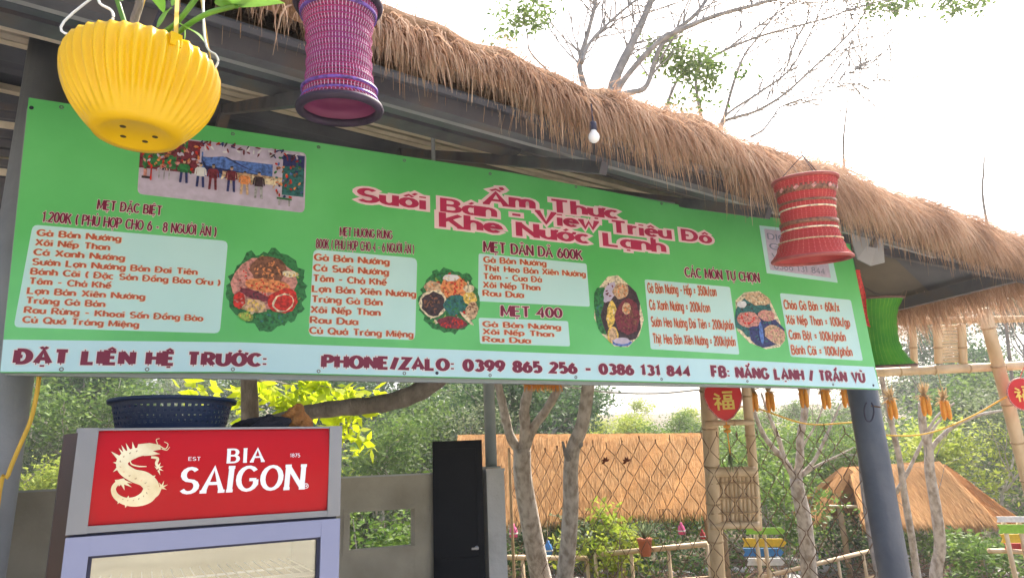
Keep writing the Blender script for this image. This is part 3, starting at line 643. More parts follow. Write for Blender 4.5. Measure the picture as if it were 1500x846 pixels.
def plate(cx, cy, rx, ry, base, feats, cols, n=110, clip=1.0, small=2.6, basegeo=None):
    F_ = Flat(SP, .0012); F_.add(basegeo or blob(cx, cy, rx, ry, 34, .05), base)
    for i in range(int(n*1.6)):
        a = random.uniform(0, 6.28); r_ = math.sqrt(random.random())*.88*clip; s_ = random.uniform(.5, 1)*small
        x, y = cx+rx*r_*math.cos(a), cy+ry*r_*math.sin(a)
        F_.add(blob(x, y, s_*1.5, s_*.8, 7, .3, random.uniform(0, 3)), random.choice(cols))
    for f_ in feats:
        c, x, y, a, b = f_[:5]; F_.add(blob(cx+x, cy+y, a, b, 16, .10, f_[5] if len(f_) > 5 else 0), c)
        if len(f_) > 6:
            for i in range(f_[7] if len(f_) > 7 else 14):
                t = random.uniform(0, 6.28); q = math.sqrt(random.random())*.8
                F_.add(blob(cx+x+a*q*math.cos(t), cy+y+b*q*math.sin(t), 2.2, 1.1, 6, .3, random.uniform(0, 3)), f_[6])
    F_.build('food_picture', bd)
rb = random.Random(3)
leafy = [(392+(57+rb.uniform(-5, 6))*math.cos(a*6.283/60), 424+(57+rb.uniform(-6, 6))*math.sin(a*6.283/60)) for a in range(60)]
plate(392, 424, 55, 55, 'p_green', [('p_pink', -5, -10, 46, 38, 0, 'p_red', 40), ('p_brown', 0, -28, 26, 20, 0, 'p_orange', 34), ('p_orange', -2, -6, 34, 10, .1, 'p_red', 22), ('p_maroon', -20, 8, 22, 6, .35, 'p_dark', 4), ('p_tan', -22, 24, 22, 10, .2, 'p_yellow', 30),
      ('p_red', 22, 18, 23, 18, -.3, 'p_orange', 6), ('p_cream', 22, 20, 16, 13, -.3), ('p_red', 23, 20, 14, 11, -.3), ('p_green', 6, 43, 26, 11, 0, 'p_teal', 12), ('p_lime', -32, 40, 12, 6, .2, 'p_yellow', 4), ('p_cream', 33, -22, 12, 5, .1, 'p_yellow', 5), ('p_red', -42, 16, 9, 12, 0, 'p_pink', 5)],
      ['p_lime', 'p_green', 'p_teal', 'p_cream', 'p_pink'], 90, basegeo=leafy)
leafy = [(658+(43+rb.uniform(-4, 5))*math.cos(a*6.283/50), 441+(47+rb.uniform(-4, 5))*math.sin(a*6.283/50)) for a in range(50)]
plate(658, 441, 42, 46, 'p_green', [('p_tan', -20, -16, 18, 11, .5, 'p_orange', 12), ('p_orange', 6, -20, 20, 17, 0, 'p_red', 22), ('p_white', 2, -34, 12, 5, 0, 'p_cream', 5), ('p_cream', -24, 4, 20, 20), ('p_dark', -24, 4, 17, 17, 0, 'p_brown', 26), ('p_teal', 8, 6, 17, 15, 0, 'p_green', 20),
      ('p_yellow', 30, -4, 10, 9, 0, 'p_cream', 3), ('p_cream', 28, -18, 8, 6), ('p_tan', 32, 14, 9, 14, .3, 'p_brown', 12), ('p_maroon', 4, 32, 22, 9, .1, 'p_red', 22), ('p_cream', 25, 26, 14, 2.5, .8)],
      ['p_green', 'p_lime', 'p_red', 'p_teal', 'p_cream'], 90, basegeo=leafy)
egg = [(872, 440), (878, 420), (890, 405), (905, 403), (922, 418), (936, 440), (943, 468), (936, 492), (920, 508), (900, 507), (882, 490), (870, 465)]
plate(905, 458, 35, 50, 'p_cream', [('p_green', -22, -2, 13, 36, -.1, 'p_teal', 20), ('p_dark', 4, 4, 29, 44, 0), ('p_lilac', -12, -30, 8, 16, .4, 'p_maroon', 6), ('p_tan', 4, -32, 12, 12, .3, 'p_orange', 12), ('p_yellow', -10, 2, 7, 19, .1, 'p_cream', 4), ('p_maroon', 14, 6, 18, 27, 0, 'p_brown', 30), ('p_tan', 12, -6, 6, 9, 0, 'p_orange', 8),
      ('p_yellow', -8, 32, 8, 13, 0), ('p_tan', -8, 32, 6, 11, 0), ('p_blue', 5, 43, 14, 6), ('p_lilac', 5, 41, 12, 5)], ['p_orange', 'p_dark', 'p_brown', 'p_cream'], 30, clip=.6, basegeo=egg)
tri = [(1077, 440), (1090, 428), (1112, 426), (1128, 440), (1142, 470), (1150, 498), (1142, 508), (1122, 511), (1098, 502), (1080, 484)]
plate(1110, 468, 34, 40, 'p_cream', [('p_teal', -6, -6, 28, 32, .3, 'p_dark', 30), ('p_navy', 12, 18, 26, 22, .2, 'p_teal', 20), ('p_tan', -2, -30, 18, 9, .2, 'p_cream', 14), ('p_white', -24, -22, 7, 5, 0), ('p_pink', -14, 0, 18, 11, .1, 'p_red', 18), ('p_pink', 12, -6, 12, 8, .2, 'p_tan', 10), ('p_tan', 24, 22, 17, 12, .5, 'p_pink', 24), ('p_blue', 4, 20, 3, 16, -.1)],
      ['p_dark', 'p_tan', 'p_navy', 'p_pink', 'p_teal'], 60, clip=.75, basegeo=tri)
# the printed group photo
Q = [(207, 196), (449, 224), (446, 312), (201, 284)]
def qb(s, t): a, b, c, d = [np.array(p, float) for p in Q]; return tuple((1-s)*(1-t)*a+s*(1-t)*b+s*t*c+(1-s)*t*d)
F_ = Flat(SP, .0012); rp = random.Random(5)
F_.add(rounded(Q, 8), 'p_lilac')
def rc(s0, t0, s1, t1, m): F_.add([qb(s0, t0), qb(s1, t0), qb(s1, t1), qb(s0, t1)], m)
rc(.0, .02, .36, .56, 'p_maroon'); rc(.02, .30, .22, .52, 'p_green'); rc(.37, .18, .80, .58, 'p_blue'); rc(.38, .10, .80, .26, 'p_lilac'); F_.add([qb(.37, .30), qb(.52, .22), qb(.66, .38), qb(.82, .50), qb(.8, .56), qb(.4, .5)], 'p_navy')
F_.add([qb(.37, .28), qb(.5, .22), qb(.62, .36), qb(.76, .46), qb(.6, .44), qb(.4, .4)], 'p_blue'); rc(.5, .46, .86, .56, 'p_tan'); rc(.66, .50, .86, .60, 'p_cream'); rc(.86, .08, .99, .74, 'p_teal'); rc(.86, .06, .99, .26, 'p_navy')
for i in range(110):
    s_, t_ = rp.uniform(.02, .36), rp.uniform(.04, .56); c_ = qb(s_, t_); F_.add(blob(*c_, 3.4, 1.8, 6, .3, rp.uniform(0, 3)), rp.choice(['p_red', 'p_maroon', 'p_pink', 'p_green', 'p_dark', 'p_orange', 'p_lilac']))
for i in range(60):
    c_ = qb(rp.uniform(.36, .98), rp.uniform(.02, .15)); F_.add(blob(*c_, 4, 1.4, 6, .3, rp.uniform(0, 3)), rp.choice(['p_dark', 'p_maroon', 'p_lilac', 'p_navy', 'p_red', 'p_white']))
for i in range(55):
    c_ = qb(rp.uniform(.80, .98), rp.uniform(.12, .80)); F_.add(blob(*c_, 2.6, 1.6, 6, .3, rp.uniform(0, 3)), rp.choice(['p_red', 'p_teal', 'p_green', 'p_navy', 'p_brown', 'p_blue', 'p_orange']))
for i in range(26):
    c_ = qb(rp.uniform(.5, .86), rp.uniform(.50, .64)); F_.add(blob(*c_, 3, 1.3, 6, .3, rp.uniform(0, 3)), rp.choice(['p_tan', 'p_orange', 'p_red', 'p_cream']))
for s_, t_, top, leg, h in ((.27, .74, 'p_green', 'p_navy', .38), (.37, .78, 'p_white', 'p_navy', .40), (.445, .80, 'p_maroon', 'p_maroon', .42), (.555, .80, 'p_maroon', 'p_navy', .42), (.635, .82, 'p_orange', 'p_tan', .38), (.72, .86, 'p_dark', 'p_grey', .44)):
    w_ = .022
    for k_ in (-1, 1): F_.add([qb(s_+k_*.006, t_-h*.5), qb(s_+k_*w_, t_-h*.5), qb(s_+k_*.026, t_), qb(s_+k_*.012, t_)], leg)
    F_.add([qb(s_-w_, t_-h*.82), qb(s_+w_, t_-h*.82), qb(s_+w_*1.15, t_-h*.45), qb(s_-w_*1.15, t_-h*.45)], top)
    for k_ in (-1, 1): F_.add([qb(s_+k_*w_, t_-h*.82), qb(s_+k_*w_*1.5, t_-h*.74), qb(s_+k_*w_*1.7, t_-h*.5), qb(s_+k_*w_*1.3, t_-h*.5)], top)
    c_ = qb(s_, t_-h*.92); F_.add(blob(*c_, 2.3, 3.0, 9, .05), 'p_tan'); c_ = qb(s_, t_-h*.98); F_.add(blob(*c_, 2.4, 1.5, 8, .05), 'p_dark')
rc(.83, .80, .92, .83, 'p_green'); rc(.84, .83, .85, .93, 'p_grey'); rc(.90, .83, .91, .93, 'p_grey'); rc(.03, .58, .05, .74, 'p_pink'); rc(.07, .5, .08, .76, 'p_red'); rc(.02, .70, .07, .74, 'p_dark')
for x_ in (.12, .15, .18): rc(x_, .54, x_+.006, .72, 'p_grey')
F_.build('group_photo', bd)

# ================================================================== HANGING THINGS
def lantern(name, c, rt, rb_, rw, H, mats, label, group, hang_z, nsl=44, axis=None, bands=(), rim_w=.012):
    t = thing(name, c, label, 'lantern', group)
    n = 26; prof = []
    for i in range(n+1):
        u = i/n; r_ = rw+(rt-rw)*max(0, (u-.55)/.45)**2.6+(rb_-rw)*max(0, (.5-u)/.5)**2.4+.003*math.sin(u*50); prof.append((r_, H*(u-.5)))
    MB().lathe(c, [(r_-.004, h) for r_, h in prof], 56).build('woven_wall', mats['wall'], t, smooth=True)
    mb = MB()
    for k in range(nsl):                                    # upright slats
        a = k*2*math.pi/nsl; da = .55/nsl; vs = []
        for r_, h in prof: vs += [V(math.cos(a-da)*(r_+.0022), math.sin(a-da)*(r_+.0022), h)+c, V(math.cos(a+da)*(r_+.0022), math.sin(a+da)*(r_+.0022), h)+c]
        mb.add(vs, [(2*i, 2*i+1, 2*i+3, 2*i+2) for i in range(n)])
    mb.build('upright_slats', mats['slat'], t, kind='stuff')
    mb = MB(); nr = int(H/.0085)
    for j in range(1, nr):                                  # weft rings in front of and behind the slats
        u = j/nr; i = min(int(u*n), n-1); f_ = u*n-i; r_ = prof[i][0]*(1-f_)+prof[i+1][0]*f_; h = H*(u-.5); kk = nsl*2
        ring = [c+V(math.cos(a)*(r_+.0014+.0018*(1 if (q+j) % 2 else -1)), math.sin(a)*(r_+.0014+.0018*(1 if (q+j) % 2 else -1)), h) for q, a in enumerate(np.arange(kk)*2*math.pi/kk)]
        up = [p+V(0, 0, .0045) for p in ring]; mb.add(ring+up, [(q, (q+1) % kk, (q+1) % kk+kk, q+kk) for q in range(kk)])
    mb.build('weft_weave', mats['weft'], t, kind='stuff')
    for u, m, wd_ in bands:
        i = min(int(u*n), n-1); r_ = prof[i][0]+.006; h = H*(u-.5); MB().lathe(c, [(r_-.004, h-wd_), (r_+.001, h-wd_*.8), (r_+.001, h+wd_*.8), (r_-.004, h+wd_)], 56).build('band', M[m], t, smooth=True)
    for r_, h in ((prof[0][0], -H/2), (prof[-1][0], H/2)):
        a = np.linspace(0, 2*math.pi, 57); MB().tube([c+V(math.cos(q)*r_, math.sin(q)*r_, h) for q in a], rim_w, 8, cap=False).build('rim', mats['rim'], t, smooth=True)
    a = np.linspace(0, 2*math.pi, 49); r_ = rw*.95; MB().tube([c+V(math.cos(q)*r_, math.sin(q)*r_, -H*.2) for q in a], .004, 6, cap=False).build('inner_hoop', mats['rim'], t, smooth=True)
    top = c+V(0, 0, H/2)
    for k in range(3):
        q = k*2.094+.4; MB().tube([top+V(math.cos(q)*rt, math.sin(q)*rt, 0), top+V(0, 0, .12)], .0018, 5).build('string', M['gasket'], t)
    MB().tube([top+V(0, 0, .12), V(c[0], c[1], hang_z)], .0022, 5).build('string', M['gasket'], t)
    return t
LM = dict(wall=mat('weave_magenta', (.16, .02, .07), (.22, .04, .12), rough=.6, scale=9, trans=.1), slat=mat('slat_lilac', (.50, .32, .54), (.62, .48, .66), rough=.6, scale=12), weft=mat('weft_pink', (.40, .02, .10), (.26, .02, .18), rough=.6, scale=7), rim=mat('rim_plum', (.014, .008, .022), (.035, .018, .045), rough=.7, scale=20))
c = P(497, 84, 1.86); eave_z = ZE+.02
lantern('woven_lantern', c, .112, .107, .085, .30, LM, 'magenta and purple woven lantern with dark plum rims, hanging from the thatch', 'woven lanterns under the eave', eave_z, nsl=62, bands=((.17, 'p_purple', .004), (.08, 'p_purple', .004), (.9, 'p_purple', .005)))
LR = dict(wall=mat('weave_red', (.34, .03, .03), (.42, .06, .05), rough=.7, scale=9, trans=.12), slat=mat('slat_red', (.50, .05, .06), (.62, .15, .11), rough=.6, scale=12), weft=mat('weft_red', (.46, .02, .03), (.56, .06, .05), rough=.6, scale=7), rim=mat('rim_red', (.26, .04, .04), (.38, .10, .08), rough=.7, scale=20))
c = P(1184, 322, 3.02)
t = lantern('woven_lantern', c, .137, .165, .114, .36, LR, 'red woven lantern with cream rings, hanging before the far end of the board', 'woven lanterns under the eave', eave_z, nsl=40, rim_w=.008, bands=((.36, 'p_cream', .0035), (.22, 'p_tan', .003), (.62, 'p_cream', .0035), (.86, 'p_brown', .018), (.70, 'p_brown', .006), (.44, 'p_brown', .010)))
mb = MB()
for k in range(11):
    a = k*2*math.pi/11; 
    for (u, sz, r_) in ((.86, .010, .130),):
        q = c+V(math.cos(a)*r_, math.sin(a)*r_, .36*(u-.5)); tv = V(-math.sin(a), math.cos(a), 0); mb.box(q, sz, .002, sz*.7, (unit(tv+V(0, 0, .8)), V(math.cos(a), math.sin(a), 0), unit(V(0, 0, 1)-tv*.8)))
mb.build('woven_diamonds', M['p_pink'], t, kind='stuff')
LG = dict(wall=mat('weave_green', (.05, .40, .02), (.10, .55, .03), rough=.6, scale=9, trans=.45), slat=mat('slat_green', (.10, .50, .03), (.22, .62, .05), rough=.6, scale=12, trans=.3), weft=mat('weft_green', (.05, .34, .03), (.16, .5, .05), rough=.6, scale=7, trans=.3), rim=mat('rim_brown', (.12, .06, .05), (.2, .12, .1), rough=.8, scale=20))
c = P(1272, 487, 5.9)
lantern('woven_lantern', c, .30, .34, .225, .58, LG, 'bright green woven lantern with a brown brim, half hidden behind the end of the board', 'woven lanterns under the eave', float(C1[2]*0+ZE), nsl=50, rim_w=.012)
for o_ in list(COL.objects):
    if o_.name.startswith('woven_lantern'): o_.rotation_euler = (.15, 0, 0)
# red cloth strip behind the board's end
a_, b_ = P(1252, 392, 5.08), P(1271, 480, 5.12); cl = MB(); n = 10; rows = []
for i in range(n+1):
    q = i/n
    for j in range(5):
        x0 = P(1240+14*q+j*5.2+1.2*math.sin(q*9+j), 395+84*q-(3 if q == 1 and j % 2 else 0), 5.12+.012*math.sin(j*2.2+q*3)); rows.append(x0)
cl.add(rows+[r_+V(0, .004, 0) for r_ in rows], [(i*5+j, i*5+j+1, i*5+5+j+1, i*5+5+j) for i in range(n) for j in range(4)]+[(i*5+j+55, i*5+5+j+55, i*5+5+j+56, i*5+j+56) for i in range(n) for j in range(4)])
tag(cl.build('red_cloth', M['p_red'], smooth=True), 'narrow red cloth strip hanging beside the top right end of the green board', 'cloth')

# white bulb at the rafter end
c = P(870, 201, 2.56); t = thing('light_bulb', c, 'unlit round white bulb under the thatch above the board', 'bulb')
MB().lathe(c, [(.001, -.022), (.011, -.020), (.019, -.012), (.022, 0), (.019, .012), (.012, .022), (.010, .030)], 20).build('globe', M['white'], t, smooth=True)
MB().lathe(c, [(.012, .028), (.014, .03), (.014, .06), (.009, .065)], 16, close=True).build('socket', M['gasket'], t, smooth=True)
MB().tube([c+V(0, 0, .06), V(c[0], c[1], ZE-.03)], .003, 6).build('wire', M['gasket'], t)

# ------------------------------------------------------------------ yellow ribbed hanging pot
c = P(206, 146, 1.42); t = thing('hanging_pot', c, 'yellow ribbed plastic hanging pot with a leafy plant in it', 'plant pot')
n, kk = 34, 240; rt = .149; H = .168; rows = []; ctr = c+V(0, 0, -.5*H)
prof = [(0.0, .004), (.055, .004), (.062, 0), (.082, 0)]
for i in range(1, 25):
    u = i/24; r_ = .082+(rt-.082)*math.sin(min(1, u*1.12)*math.pi/2)**.85; z = .004+H*u**1.05
    if u > .9: r_ -= .006*(u-.9)/.1
    prof.append((r_, z))
th = np.arange(kk)*2*math.pi/kk; vs = []
for r_, z in prof:
    a = .0060*min(1, max(0, (z-.012)/.05)) if r_ > .08 else 0; rib = a*(np.abs(np.cos(th*19))**3*2-1)
    rib = rib*(1-.5*max(0, min(1, (z/H-.75)/.25)))
    vs.append(np.stack([ctr[0]+(r_+rib)*np.cos(th), ctr[1]+(r_+rib)*np.sin(th), np.full(kk, ctr[2]+z)], 1))
inner = [(rt-.012, H), (rt-.016, H*.8), (.085, .02), (0, .012)]
for r_, z in inner: vs.append(np.stack([ctr[0]+r_*np.cos(th), ctr[1]+r_*np.sin(th), np.full(kk, ctr[2]+z)], 1))
m_ = len(prof)+len(inner); MB().add(np.concatenate(vs), [(i*kk+j, i*kk+(j+1) % kk, (i+1)*kk+(j+1) % kk, (i+1)*kk+j) for i in range(m_-1) for j in range(kk)]).build('pot_shell', M['yellow'], t, smooth=True)
for a in (.5, 1.6, 2.9, 4.4): MB().lathe(ctr+V(.034*math.cos(a), .034*math.sin(a), .0035), [(.006, 0), (.006, .001)], 10, close=True).build('drain_hole', M['dark_hole'], t)
MB().lathe(ctr+V(0, 0, H*.86), [(0.001, .01), (.08, .008), (.126, 0)], 24).build('soil', mat('soil', (.03, .02, .012), (.07, .045, .03), rough=1, scale=30, bump=.8), t)
hk = V(c[0]+.02, c[1]+.03, ZE+.02)
for a in (2.5, 5.6, .7):
    q = ctr+V(math.cos(a)*(rt-.004), math.sin(a)*(rt-.004), H-.01)
    MB().box(q, .011, .006, .014, (V(-math.sin(a), math.cos(a), 0), V(math.cos(a), math.sin(a), 0), V(0, 0, 1))).build('strap_lug', M['yellow'], t)
    d = hk-q; sv = V(-math.sin(a), math.cos(a), 0)*.004; MB().add([q-sv, q+sv, hk+sv*.5, hk-sv*.5, q-sv+V(.001, .001, 0), q+sv+V(.001, .001, 0), hk+sv*.5+V(.001, .001, 0), hk-sv*.5+V(.001, .001, 0)], [(0, 1, 2, 3), (7, 6, 5, 4), (0, 4, 5, 1), (2, 6, 7, 3), (1, 5, 6, 2), (3, 7, 4, 0)]).build('strap', M['yellow_cord'], t)
for a, k_ in ((4.7, 0), (.15, 1), (3.6, 2)):
    q = ctr+V(math.cos(a)*(rt-.012), math.sin(a)*(rt-.012), H)
    MB().tube(smooth_path([q+V(0, 0, -.012), q+V(.012, 0, .01), q+V(.008, 0, .03), q+V(-.02, .0, .07), (q+hk)/2+V(.01*k_, 0, 0), hk]), .0026, 6).build('wire_hanger', M['wire_pale'], t)
MB().tube([hk+V(0, 0, -.02), hk, hk+V(0, .12, .02), er(float((hk-E0)@ed), .1, ZE-.06)], .006, 6).build('hook_rod', M['gasket'], t)
def blade(mb, base, tip, wd_, sag=.05, n=8, fold=.3):
    base, tip = np.asarray(base), np.asarray(tip); d = tip-base; sv = unit(np.cross(d, V(0, 0, 1))); up = unit(np.cross(sv, d)); rows = []
    for i in range(n+1):
        u = i/n; w_ = wd_*math.sin(math.pi*min(1, .06+u*.94))**.8*(1-.2*u); p = base+d*u-up*sag*math.sin(u*math.pi/2)**2*-1-V(0, 0, sag*u*u)
        rows += [p-sv*w_+up*fold*w_, p, p+sv*w_+up*fold*w_]
    mb.add(rows, [(3*i+j, 3*i+j+1, 3*i+4+j, 3*i+3+j) for i in range(n) for j in (0, 1)])
pt_ = thing('potted_plant', ctr+V(0, 0, H*.87), 'leafy green plant with a brown cane growing from the yellow pot', 'plant')
for a in ((P(256, 52, 1.42), P(300, 22, 1.36), P(352, 6, 1.32), P(388, -16, 1.3)), (P(225, 60, 1.45), P(262, 30, 1.42), P(300, -20, 1.4)), (P(190, 60, 1.46), P(175, 10, 1.5), P(150, -60, 1.5))):
    MB().tube(smooth_path([ctr+V(0, 0, H*.86)+V(*(RNG.uniform(-.03, .03, 3)*V(1, 1, 0)))]+list(a)), [.006]*6*4+[.004] if False else .0055, 7).build('stem', M['green_leaf'], pt_, smooth=True)
MB().tube(smooth_path([ctr+V(0, 0, H*.86), P(196, 42, 1.44), P(203, 10, 1.45), P(212, -40, 1.46)]), .0085, 8).build('cane', M['bark'], pt_, smooth=True)
for b_, e_, w_ in ((P(318, 8, 1.35), P(415, 6, 1.22), .030), (P(262, 34, 1.4), P(295, 62, 1.33), .012), (P(300, -10, 1.4), P(345, 14, 1.3), .02), (P(232, 40, 1.45), P(262, 12, 1.5), .02), (P(255, 8, 1.45), P(285, -30, 1.5), .03), (P(175, 0, 1.5), P(120, -50, 1.6), .03), (P(212, -30, 1.46), P(240, 20, 1.55), .02), (P(270, 60, 1.4), P(285, 30, 1.42), .01)):
    mb = MB(); blade(mb, b_, e_, w_, sag=.015); mb.build('leaf', M['green_leaf'], pt_, smooth=True)

# ================================================================== THE DRINKS FRIDGE
FO = V(-1.113, 1.727, 1.486); FU = V(math.cos(.502), math.sin(.502), 0); FP = Plane(FO, FU, V(0, 0, 1)); FB = -FP.n
FW, FD = .66, .56
fr = thing('drinks_fridge', FO*V(1, 1, 0)+FU*FW/2+FB*FD/2+V(0, 0, .003), 'upright glass door drinks fridge with a red beer header panel', 'fridge')
def fpt(a, b, z): return FO*V(1, 1, 0)+FU*a+FB*b+V(0, 0, z)
def fbox(mb, a0, a1, b0, b1, z0, z1): return mb.box(fpt((a0+a1)/2, (b0+b1)/2, (z0+z1)/2), (a1-a0)/2, (b1-b0)/2, (z1-z0)/2, (FU, FB, V(0, 0, 1)))
ZT = 1.744; ZH = 1.486
def prism(mb, prof, z0, z1):                               # plan outline (a,b) extruded upward
    k = len(prof); return mb.add([fpt(a, b, z0) for a, b in prof]+[fpt(a, b, z1) for a, b in prof], [tuple(range(k))[::-1], tuple(range(k, 2*k))]+[(i, (i+1) % k, (i+1) % k+k, i+k) for i in range(k)])
prism(MB(), [(.004, .004), (-.012, .03), (-.040, .075), (-.046, .12), (-.046, FD), (0, FD), (0, .12), (.02, .04), (.03, .006)], .12, ZT-.012).build('side_panel', M['fridge_side'], fr)
prism(MB(), [(FW-.03, .006), (FW-.02, .04), (FW, .09), (FW, FD), (FW+.012, FD), (FW+.012, .085), (FW, .03), (FW-.01, .004)], .12, ZT-.012).build('side_panel', M['housing'], fr)
mb = MB(); fbox(mb, .0, FW, FD-.03, FD, .12, ZT-.01); mb.build('back_panel', M['fridge_side'], fr)
mb = MB(); fbox(mb, -.010, FW+.01, .02, FD+.002, ZT-.011, ZT-.001); mb.build('top_panel', M['housing'], fr)
mb = MB(); fbox(mb, .03, FW-.03, .05, FD-.03, ZH-.02, ZH+.01); mb.build('divider', M['housing'], fr)
# header housing: four bevelled bars round the red panel
u0 = FP.uv(145, 630)[0]; u1 = FP.uv(482, 627)[0]; v0 = FP.uv(127, 770)[1]+ZH; v1 = FP.uv(300, 629)[1]+ZH
mb = MB(); fbox(mb, -.004, u0, -.012, .03, ZH, ZT-.002); mb.build('header_frame', M['housing'], fr)
mb = MB(); fbox(mb, u1, FW+.004, -.012, .03, ZH, ZT-.002); mb.build('header_frame', M['housing'], fr)
mb = MB(); fbox(mb, u0, u1, -.010, .03, v1, ZT-.003); mb.build('header_frame', M['housing'], fr)
mb = MB(); fbox(mb, u0, u1, -.010, .03, ZH+.001, v0); mb.build('header_frame', M['housing'], fr)
bulge = lambda t: .010*(1-(2*t-1)**2)-.004
mb = MB(); rows = []; ncol, nrow = 8, 16
for j in range(nrow+1):
    t = j/nrow
    for i in range(ncol+1): rows.append(fpt(u0+(u1-u0)*i/ncol, -.004-bulge(t), v0+(v1-v0)*t))
mb.add(rows, [(j*(ncol+1)+i, j*(ncol+1)+i+1, (j+1)*(ncol+1)+i+1, (j+1)*(ncol+1)+i) for j in range(nrow) for i in range(ncol)])
hp_ = mb.build('header_panel', M['red_panel'], fr, smooth=True)
def hw(c): return .004+bulge((c[1]+ZH-v0)/(v1-v0))
def flet(*a, **k): return lettering(FP, *a, parent=fr, warp=hw, **k)
# lettering of the brand panel with bracketed serifs
flet('SAIGON', (264, 721), (441, 714), 35, M['ink_white'], wv=.23, wh=.13, serif=.14, lean=.05, gap=.30)
flet('BIA', (334, 677), (384, 675), 19, M['ink_white'], wv=.24, wh=.13, serif=.13, gap=.42)
flet('EST', (276, 674), (293, 674), 5, M['ink_white'], wv=.16, serif=.08); flet('1875', (424, 669), (438, 669), 5, M['ink_white'], wv=.16)
flet('R', (445, 713), (449, 713), 4, M['ink_white'], wv=.16)
mb = MB(); rg = [FP.pt(FP.uv(447+4*math.cos(a), 711+4*math.sin(a)), hw(FP.uv(447, 711))+.002) for a in np.linspace(0, 6.283, 13)]; rg2 = [FP.pt(FP.uv(447+3.2*math.cos(a), 711+3.2*math.sin(a)), hw(FP.uv(447, 711))+.002) for a in np.linspace(0, 6.283, 13)]
mb.add(rg+rg2, [(i, i+1, 14+i, 13+i) for i in range(12)]); mb.build('trademark_ring', M['ink_white'], fr)
# golden dragon curled into the letter S
def fshape(mb, pts, dz):
    q = [FP.uv(*p) for p in pts]; q3 = [FP.pt(c, hw(c)+.0015+dz) for c in q]; c = np.mean(q3, axis=0); mb.add([c]+q3, [(0, i+1, (i+1) % len(q3)+1) for i in range(len(q3))])
def fribbon(mb, path, wds, dz):
    p = np.array([(*q, 0) for q in path], float); p = smooth_path(list(p), 6)[:, :2]; w_ = np.interp(np.linspace(0, 1, len(p)), np.linspace(0, 1, len(wds)), wds)
    d = np.gradient(p, axis=0); d /= np.linalg.norm(d, axis=1)[:, None]; nn = np.stack([-d[:, 1], d[:, 0]], 1)
    A, B = p+nn*w_[:, None]/2, p-nn*w_[:, None]/2
    a3 = [FP.pt(FP.uv(*c), hw(FP.uv(*c))+.0015+dz) for c in A]; b3 = [FP.pt(FP.uv(*c), hw(FP.uv(*c))+.0015+dz) for c in B]; n_ = len(p)
    mb.add(a3+b3, [(i, i+1, n_+i+1, n_+i) for i in range(n_-1)]); return A, B
# pixel helper: (x,y) of the 740x846 enlargement of [140,620,280,780]
def z_(x, y): return (140+x*140/740, 620+y*160/846)
dm = MB(); body = [z_(400, 215), z_(300, 230), z_(215, 280), z_(215, 345), z_(290, 400), z_(380, 430), z_(430, 490), z_(400, 560), z_(320, 600), z_(230, 600), z_(160, 560), z_(140, 500), z_(180, 450), z_(225, 430)]
A, B = fribbon(dm, body, [9, 15, 17, 18, 19, 22, 24, 21, 15, 11, 9, 7, 6, 3], 0)
for x, y, a, l in ((150, 240, 100, 8), (150, 280, 110, 8), (165, 330, 95, 10)): pass
def spike(x, y, x2, y2, w_=3, dz=.0003):
    a, b = np.array(z_(x, y)), np.array(z_(x2, y2)); d = unit(b-a); n_ = np.array([-d[1], d[0]])*w_; fshape(dm, [tuple(a-n_), tuple(b), tuple(a+n_)], dz)
for q in ((235, 235, 200, 165), (265, 225, 235, 150), (300, 215, 285, 140), (330, 215, 330, 160), (225, 250, 180, 190), (200, 280, 150, 255), (190, 310, 135, 300), (190, 330, 135, 375), (175, 260, 120, 215), (450, 450, 490, 470), (455, 490, 480, 515), (425, 545, 470, 560),
          (400, 580, 440, 600), (330, 615, 365, 635), (240, 615, 230, 650), (190, 590, 170, 620), (155, 450, 215, 430), (175, 470, 235, 440), (200, 440, 285, 460), (210, 450, 280, 490), (205, 455, 225, 515), (250, 590, 255, 555), (430, 420, 465, 400)): spike(*q)
fshape(dm, [z_(330, 160), z_(420, 150), z_(500, 165), z_(505, 200), z_(430, 215), z_(500, 235), z_(440, 245), z_(380, 250), z_(330, 240)], .0004)       # head and jaws
fribbon(dm, [z_(480, 160), z_(470, 125), z_(495, 115)], [1.6, 1.2, .8], .0002); fribbon(dm, [z_(500, 175), z_(540, 195), z_(560, 160), z_(530, 140)], [1.6, 1.4, 1.2, .8], .0002); fribbon(dm, [z_(510, 195), z_(550, 205), z_(575, 180)], [1.4, 1, .6], .0002)
fribbon(dm, [z_(270, 260), z_(275, 310), z_(330, 330), z_(395, 332)], [1, 2, 2, 1], .0002)
fribbon(dm, [z_(430, 260), z_(480, 270), z_(470, 310), z_(490, 345)], [3, 4, 4, 3], .0002); fribbon(dm, [z_(430, 580), z_(475, 545), z_(500, 500), z_(515, 480)], [4, 5, 4, 3], .0002)
for q in ((485, 330, 505, 300), (490, 340, 525, 330), (490, 350, 525, 365), (485, 360, 500, 400), (480, 350, 455, 330), (512, 485, 530, 440), (515, 490, 560, 470), (515, 495, 550, 510), (505, 480, 490, 455)): spike(*q, w_=1.6)
dm.build('dragon_emblem', M['gold'], fr)
dm = MB()
for i in range(4, 66, 3):                                   # scale marks along the belly
    if i+1 < len(A): a, b = A[i]*.72+B[i]*.28, A[i+1]*.72+B[i+1]*.28; c_, d_ = A[i]*.50+B[i]*.50, A[i+1]*.55+B[i+1]*.45; fshape(dm, [tuple(a), tuple(b), tuple(d_)], .0008)
dm.build('dragon_scales', M['p_tan'], fr, kind='stuff')
